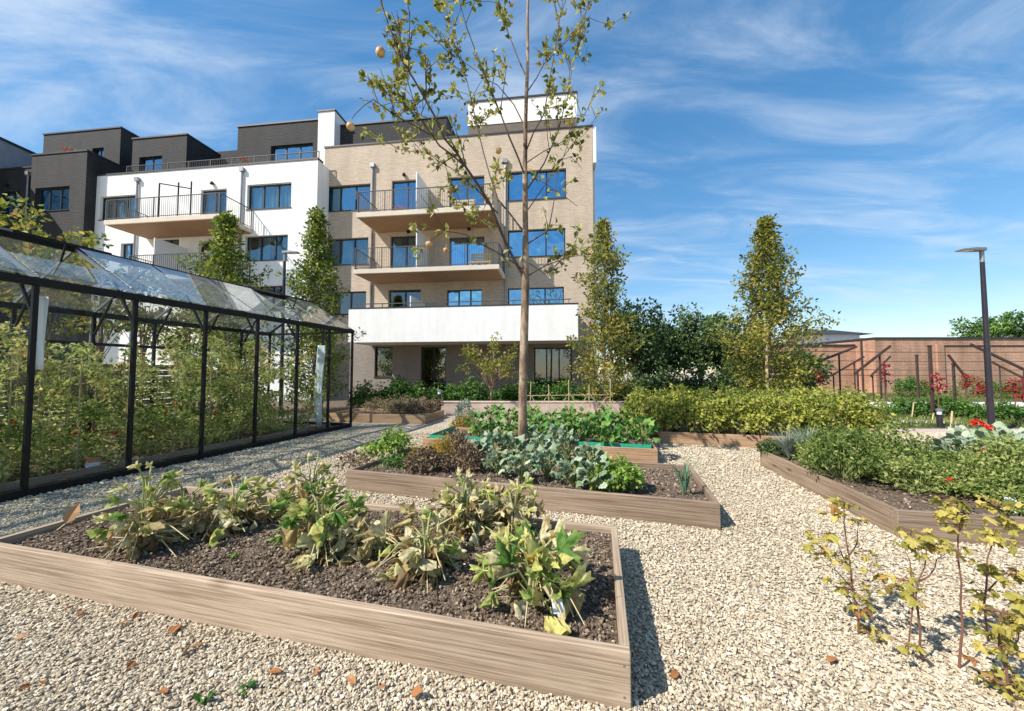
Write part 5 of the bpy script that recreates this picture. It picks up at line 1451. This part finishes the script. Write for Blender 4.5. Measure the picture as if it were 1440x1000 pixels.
def bollard(px, Y, h, label):
    b = thing('bollard', label, 'bollard', ground_at(px, Y), 0)
    mb = MB(); mb.lathe((0, 0, 0), [(0.001, 0), (0.09, 0), (0.09, 0.015), (0.065, 0.02), (0.065, h - 0.16)], 16); mb.build('post', 'lamp', b, False)
    mb = MB(); mb.lathe((0, 0, h - 0.158), [(0.05, 0), (0.05, 0.10)], 16); mb.build('lens', 'divider', b)
    mb = MB(); mb.lathe((0, 0, h - 0.06), [(0.001, 0), (0.075, 0), (0.075, 0.05), (0.04, 0.065), (0.001, 0.066)], 16); mb.build('cap', 'zinc', b)
bollard(618, 13.2, 0.92, 'dark bollard light with a pale cap beside the low pinkish wall')
bollard(1318, 10.4, 0.52, 'short grey bollard light on the path beside the vine frames')
def street_lamp(px, Y, ztop, arm, label):
    t = thing('street_lamp', label, 'street lamp', ground_at(px, Y))
    mb = MB(); mb.lathe((0, 0, 0), [(0.001, 0), (0.13, 0), (0.13, 0.02), (0.066, 0.03), (0.062, 1.1), (0.045, ztop - 0.35), (0.001, ztop - 0.35)], 16); mb.build('pole', 'lamp', t)
    mb = MB(); mb.lathe((0, 0, ztop - 0.35), [(0.045, 0.0), (0.045, 0.30), (0.001, 0.30)], 12); mb.build('collar', 'zinc', t)
    s = -1 if arm < 0 else 1; L = abs(arm)
    mb = MB(); V = [(s * -0.07, -0.06, ztop - 0.06), (s * -0.07, 0.06, ztop - 0.06), (s * -0.07, -0.06, ztop + 0.02), (s * -0.07, 0.06, ztop + 0.02), (s * L * .45, -0.12, ztop - 0.055), (s * L * .45, 0.12, ztop - 0.055), (s * L * .45, -0.12, ztop + 0.005), (s * L * .45, 0.12, ztop + 0.005), (s * L, -0.10, ztop - 0.05), (s * L, 0.10, ztop - 0.05), (s * L, -0.10, ztop - 0.02), (s * L, 0.10, ztop - 0.02)]
    mb.add(V, np.array([(0, 1, 3, 2), (0, 4, 5, 1), (2, 3, 7, 6), (0, 2, 6, 4), (1, 5, 7, 3), (4, 8, 9, 5), (6, 7, 11, 10), (4, 6, 10, 8), (5, 9, 11, 7), (8, 10, 11, 9)])); mb.build('lamp_head', 'zinc', t)
    mb = MB(); mb.box((min(s * L * .5, s * L * .95), -0.08, ztop - 0.062), (max(s * L * .5, s * L * .95), 0.08, ztop - 0.056)); mb.build('lens', 'divider', t)
street_lamp(1390, 9.5, at(1386, 350, 9.5).z, -0.58, 'tall dark street lamp with a flat pale head beside the vine frames')
street_lamp(396, 13.0, at(396, 354, 13.0).z, 0.5, 'slim dark street lamp behind the greenhouse roof before the white block')

# ------------------------------------------------------------------ right side: lawn, paths, vine frames
structure(plane('lawn', [(9.0, 10.2), (48, 10.2), (48, 26.9), (10.5, 26.9)], 0.006, 'lawn'))
mb = MB(); nn = 26000
X = rng.uniform(9, 34, nn); Y = 10.4 + 16 * rng.uniform(0, 1, nn) ** 1.6
kp = (X < Y * 1.5 + 1) & ~((Y > 15.9) & (Y < 19.6)); X, Y = X[kp], Y[kp]
leaves(mb, np.stack([X, Y, np.zeros(len(X))], 1), rdir(len(X), 2.2), rdir(len(X), 0), rng.uniform(0.08, 0.2, len(X)), 0.03, np.clip(rng.normal(0.5 + 0.25 * np.sin(X * 1.3) * np.cos(Y * .9), 0.2), 0, 1), T_DIAMOND)
tag(mb.build('grass', 'grass_leaf'), 'rough yellow-green grass between the pale paths and vine frames', 'grass', kind='stuff')
structure(plane('path', [(14, 16.3), (50, 15.6), (50, 18.4), (14, 19.2)], 0.014, 'concrete'))
structure(plane('path', [(10.2, 11.2), (14.0, 11.0), (14.0, 11.9), (10.2, 12.1)], 0.014, 'concrete'))
structure(plane('paved_path', [(7.2, 8.4), (16, 7.2), (16, 10.0), (7.2, 10.1)], 0.010, 'pinkpath'))
pg = 'dark sloping vine frames on the grass'
fl_ = [((1120, 522), (1202, 490), 15.5, 'longest sloping vine frame, next to the tall conical tree'), ((1172, 528), (1213, 504), 18.5, 'shorter vine frame behind the longest sloping frame'), ((1206, 524), (1250, 490), 14.5, 'steep vine frame rising to the right, with red leaves at its foot'), ((1227, 528), (1251, 504), 19.0, 'small steep vine frame far back near the brick wall'), ((1358, 530), (1337, 503), 16.5, 'vine frame falling to the right, left of the street lamp'), ((1440, 520), (1370, 487), 14.0, 'long vine frame falling to the right behind the street lamp'), ((1437, 531), (1398, 511), 18.5, 'short vine frame falling to the right beyond the street lamp')]
for lo, hi, Y, lb in fl_:
    a, c = at(*lo, Y), at(*hi, Y)
    t = thing('vine_trellis', lb, 'vine frame', (a.x, Y, 0), 0, pg); o = Vector((a.x, Y, 0))
    mb = MB(); mb.beam((0, 0, 0), (0, 0, a.z), 0.045); mb.build('post', 'trellis', t)
    u = (c - a) * 0.75; mb = MB(); mb.beam((u.x, 0.06, 0), (u.x, 0.06, a.z + u.z), 0.045); mb.build('post', 'trellis', t)
    d = (c - a).normalized() * 0.12; mb = MB(); mb.beam(a - o - d + Vector((0, 0.03, 0.03)), c - o + d + Vector((0, 0.03, 0.03)), 0.05, 0.085); mb.build('beam', 'trellis', t)
for px, yt, Y, lb in ((1309, 487, 12.6, 'tallest single vine post, with red leaves round it'), (1290, 500, 16.5, 'single vine post left of the tallest post'), (1341, 512, 15.5, 'thin vine post right of the tallest post'), (1213, 478, 19.5, 'slim pole in front of the brick wall corner')):
    z = at(px, yt, Y).z; p = ground_at(px, Y); mb = MB(); mb.box((-0.035, -0.035, 0), (0.035, 0.035, z)).box((-0.05, -0.05, z), (0.05, 0.05, z + 0.03)); o = mb.build('vine_post', 'trellis', loc=p); tag(o, lb, 'post', 'single vine posts on the grass')
for yp, Y, lb in ((494, 15.0, 'topmost support wire strung across the vine frames'), (507, 15.4, 'second support wire across the vine frames'), (519, 15.0, 'third support wire across the vine frames'), (527, 17.0, 'lowest support wire across the vine frames')):
    a, c = at(1128, yp, Y), at(1500, yp + 1, Y); mb = MB(); mb.tube([a, a.lerp(c, .33) - Vector((0, 0, .03)), a.lerp(c, .66) - Vector((0, 0, .03)), c], 0.012, 5); tag(mb.build('support_wire', 'trellis'), lb, 'wire', 'support wires of the vine frames')
rl = [(1244, 15.0, 1.9, 'red-leaved vine at the foot of the steep vine frame'), (1316, 12.4, 1.55, 'largest red-leaved vine, on the tallest vine post'), (1357, 15.6, 1.5, 'red-leaved vine on the frame just left of the lamp post'), (1382, 13.0, 1.35, 'red-leaved vine partly behind the lamp post'), (1424, 13.5, 1.3, 'red-leaved vine right of the lamp post'), (1442, 12.2, 1.25, 'red-leaved vine low at the picture edge'), (1123, 15.4, 1.6, 'dark red vine beside the tall conical tree'), (1152, 16.5, 1.7, 'dark red vine on the longest sloping frame')]
for i, (px, Y, h, lb) in enumerate(rl):
    r = np.random.default_rng(900 + i); t = thing('red_vine', lb, 'vine', ground_at(px, Y), 0, 'red-leaved vines on the frames')
    st = MB(); st.tube([(0, 0, 0), (0.05, 0, h * .5), (0, 0, h)], [0.02, 0.016, 0.008], 6); st.build('stem', 'stem_red', t)
    C = [(r.normal(0, .08), r.normal(0, .08), h * r.uniform(0.55, 1.0)) for _ in range(12)]; lf = MB(); clump_leaves(lf, C, 0.10, 9, 0.10, 0.7, T_FOLD, 0.5, 0.25, 0.2, 0.15, r); lf.build('foliage', 'red_leaf', t)
for i, (px, Y, h, R) in enumerate(((1368, 22, 1.4, 0.8), (1395, 21.5, 1.2, 0.8), (1425, 21.5, 1.1, 0.9), (1455, 21, 1.2, 0.9), (1268, 23, 1.2, 0.4), (1283, 23, 1.35, 0.35), (1298, 23, 1.2, 0.4), (1330, 14, 0.6, 0.4), (1300, 13, 0.5, 0.4), (1360, 12.5, 0.55, 0.4), (1270, 13, 0.6, 0.45), (1420, 12, 0.5, 0.5))):
    mound('garden_shrub', ('clipped green shrub against the orange brick wall' if Y > 20 else 'low green shrub on the grass under the vine frames'), 'shrub', ground_at(px, Y), ('green shrubs against the brick wall' if Y > 20 else 'low shrubs under the vine frames'), 'laurel_leaf', R, h, 0.11, 930 + i, 40, 22, T_DIAMOND, 0.5, 0.5, 'stem_green', 0.18)
for px, yt, yb, lb in ((1338, 578, 618, 'pale thin stake leaning at the pink paving'), (1284, 566, 590, 'pale thin stake at the path edge under the vine frames'), (1312, 581, 596, 'short pale stake beside the short bollard'), (1240, 575, 605, 'pale thin stake at the end of the yellow-green hedge')):
    b = gnd(px - 2, yb, 0); e = at(px + 1, yt, b.y); mb = MB(); mb.tube([b, e], 0.018, 6); tag(mb.build('garden_stake', 'cane'), lb, 'stake', 'thin pale stakes on the grass')

# ------------------------------------------------------------------ foreground saplings
MAP = [lobed_template(5, 0.55, s, 0.05, 3, 25, d) for s, d in ((11, 0.2), (12, 0.35), (13, 0.5))]
def sapling(label, stems, clusters, seed):
    """stems: list of lists of (px,py,Y); clusters: (px,py,Y,n,spread)"""
    r = np.random.default_rng(seed); base = at(*stems[0][0]); base = Vector((base.x, base.y, 0))
    t = thing('sapling', label, 'sapling', base, 0, 'yellow-leaved saplings in the gravel'); st = MB(); lf = MB()
    for i, s in enumerate(stems):
        p = [at(*q) - base for q in s]
        if i == 0: p[0] = Vector((0, 0, -0.01))
        r0 = 0.0065 if i == 0 else 0.0042
        q = [p[0]]
        for a, b in zip(p[:-1], p[1:]): q += [a.lerp(b, .5) + Vector(r.normal(0, .006, 3)), b]
        st.tube(q, [r0 * (1 - .7 * k / (len(q) - 1)) for k in range(len(q))], 6, False)
    for px, py, Y, n, sp in clusters:
        n = max(3, int(n * 1.1))
        c = at(px, py, Y) - base
        P = np.array(c) + r.normal(0, sp * 0.9, (n, 3)) * np.array((1, 1, .4))
        for k in range(n):
            s = r.uniform(0.034, 0.074); d = P[k] - np.array(c); D = d / (np.linalg.norm(d) + 1e-6) + np.array((0, 0, -.35)) + r.normal(0, .3, 3)
            leaves(lf, P[k:k + 1], [D], [(r.normal(0, .45), r.normal(0, .45) - .3, 1)], s, s, float(np.clip(r.normal(.58, .25), 0, 1)), MAP[r.integers(3)])
            st.tube([tuple(c), tuple(P[k])], [0.002, 0.0015], 4, False)
    st.build('stem', 'stem_red', t); lf.build('foliage', 'yellow_leaf', t, True)
g1 = gnd(1208, 893); Y1 = g1.y
sapling('slender branching sapling nearest the path, alone at the left of its row', [[(1208, 893, Y1), (1202, 845, Y1), (1195, 790, Y1), (1187, 735, Y1), (1184, 700, Y1)], [(1202, 830, Y1), (1178, 805, Y1 - .05), (1155, 785, Y1 - .08)], [(1197, 800, Y1), (1180, 770, Y1 + .06), (1172, 752, Y1 + .08)], [(1195, 780, Y1), (1206, 760, Y1 + .1), (1208, 735, Y1 + .1)]],
        [(1186, 706, Y1, 9, .035), (1183, 725, Y1, 6, .04), (1212, 732, Y1 + .1, 5, .04), (1160, 750, Y1 + .05, 7, .05), (1150, 778, Y1 - .08, 7, .045), (1185, 790, Y1, 5, .04), (1210, 775, Y1 + .05, 6, .05), (1198, 830, Y1, 14, .06), (1205, 850, Y1, 8, .05), (1215, 885, Y1, 8, .05), (1142, 765, Y1 - .08, 3, .03)], 951)
g2 = gnd(1300, 935); Y2 = g2.y
sapling('forked sapling with two yellow leaf heads between the taller stems', [[(1300, 935, Y2), (1294, 890, Y2), (1288, 840, Y2), (1292, 815, Y2), (1303, 780, Y2), (1302, 752, Y2)], [(1292, 818, Y2), (1315, 798, Y2 + .04), (1332, 778, Y2 + .06)], [(1275, 940, Y2 + .05), (1285, 840, Y2 + .05), (1280, 790, Y2 + .08), (1272, 762, Y2 + .1)]],
        [(1300, 752, Y2, 12, .05), (1320, 765, Y2 + .03, 10, .045), (1328, 775, Y2 + .06, 8, .045), (1290, 772, Y2, 7, .04), (1268, 815, Y2 + .08, 10, .05), (1258, 825, Y2 + .08, 6, .04), (1285, 838, Y2, 5, .035), (1272, 905, Y2, 5, .04)], 952)
g3 = gnd(1348, 945); Y3 = g3.y
sapling('tall straight sapling with an open yellow top before the herb bed', [[(1348, 945, Y3), (1354, 880, Y3), (1352, 820, Y3), (1347, 760, Y3), (1345, 700, Y3)], [(1347, 750, Y3), (1356, 728, Y3), (1358, 712, Y3)]],
        [(1345, 705, Y3, 10, .045), (1328, 722, Y3, 6, .035), (1357, 722, Y3, 7, .035), (1345, 738, Y3, 9, .035)], 953)
g4 = gnd(1390, 905); Y4 = g4.y
sapling('leafy sapling at the picture edge with a broad yellow crown', [[(1390, 905, Y4), (1384, 850, Y4), (1388, 800, Y4), (1394, 770, Y4), (1400, 730, Y4)], [(1390, 830, Y4), (1410, 810, Y4), (1430, 800, Y4)]],
        [(1402, 712, Y4, 14, .06), (1425, 735, Y4, 10, .05), (1390, 752, Y4, 8, .04), (1402, 762, Y4, 10, .045), (1395, 745, Y4, 5, .04), (1420, 808, Y4, 14, .06), (1400, 800, Y4, 6, .04), (1380, 830, Y4, 4, .03)], 954)
g5 = gnd(1418, 985); Y5 = g5.y
sapling('low bushy sapling in the gravel at the corner of the picture', [[(1418, 985, Y5), (1415, 940, Y5), (1405, 880, Y5), (1412, 855, Y5)], [(1415, 940, Y5), (1432, 900, Y5), (1440, 860, Y5)]],
        [(1412, 862, Y5, 14, .06), (1432, 880, Y5, 12, .06), (1405, 905, Y5, 9, .05), (1425, 920, Y5, 10, .06), (1402, 960, Y5, 10, .05), (1430, 965, Y5, 12, .05), (1390, 890, Y5 + .1, 6, .05), (1440, 845, Y5, 10, .06)], 955)
# small weeds and fallen leaves on the gravel
for px, py, lb, s in ((288, 985, 'small green weed in the gravel, the paler of two', .05), (345, 968, 'small dark green weed in the gravel below the long plank', .05)):
    t = thing('weed', lb, 'weed', gnd(px, py, 0.012), 0, 'small weeds in the gravel'); mb = MB(); D = rdir(12, 0.5); leaves(mb, rng.normal(0, .012, (12, 3)) * np.array((1, 1, 0)), D, rdir(12, .8), rng.uniform(.03, .055, 12), .022, rng.uniform(0, .6, 12), T_OVAL); mb.build('leaves', 'chard_leaf', t)
fal = [(240, 892), (105, 853), (112, 865), (180, 873), (187, 872), (45, 964), (62, 963), (395, 946), (445, 950), (530, 970), (578, 976), (190, 930), (255, 922), (290, 905), (500, 962), (235, 975), (20, 900), (1175, 925), (945, 955)]
for i, (px, py) in enumerate(fal):
    r = np.random.default_rng(1000 + i); mb = MB(); s = r.uniform(.035, .06) * (1.5 if i in (0, 7, 10) else 1)
    D = np.array([[r.normal(), r.normal(), r.uniform(0, .35)]]); leaves(mb, [(0, 0, 0.004)], D, [(r.normal(0, .4), r.normal(0, .4), 1)], s * 1.3, s * .75, r.uniform(0, .8), T_OVAL)
    o = mb.build('fallen_leaf', 'dead_leaf', loc=gnd(px, py, 0.022)); so_ = o.modifiers.new('thickness', 'SOLIDIFY'); so_.thickness = 0.0012
    tag(o, 'curled rust-brown fallen leaf lying on the gravel', 'leaf', 'fallen leaves on the gravel')
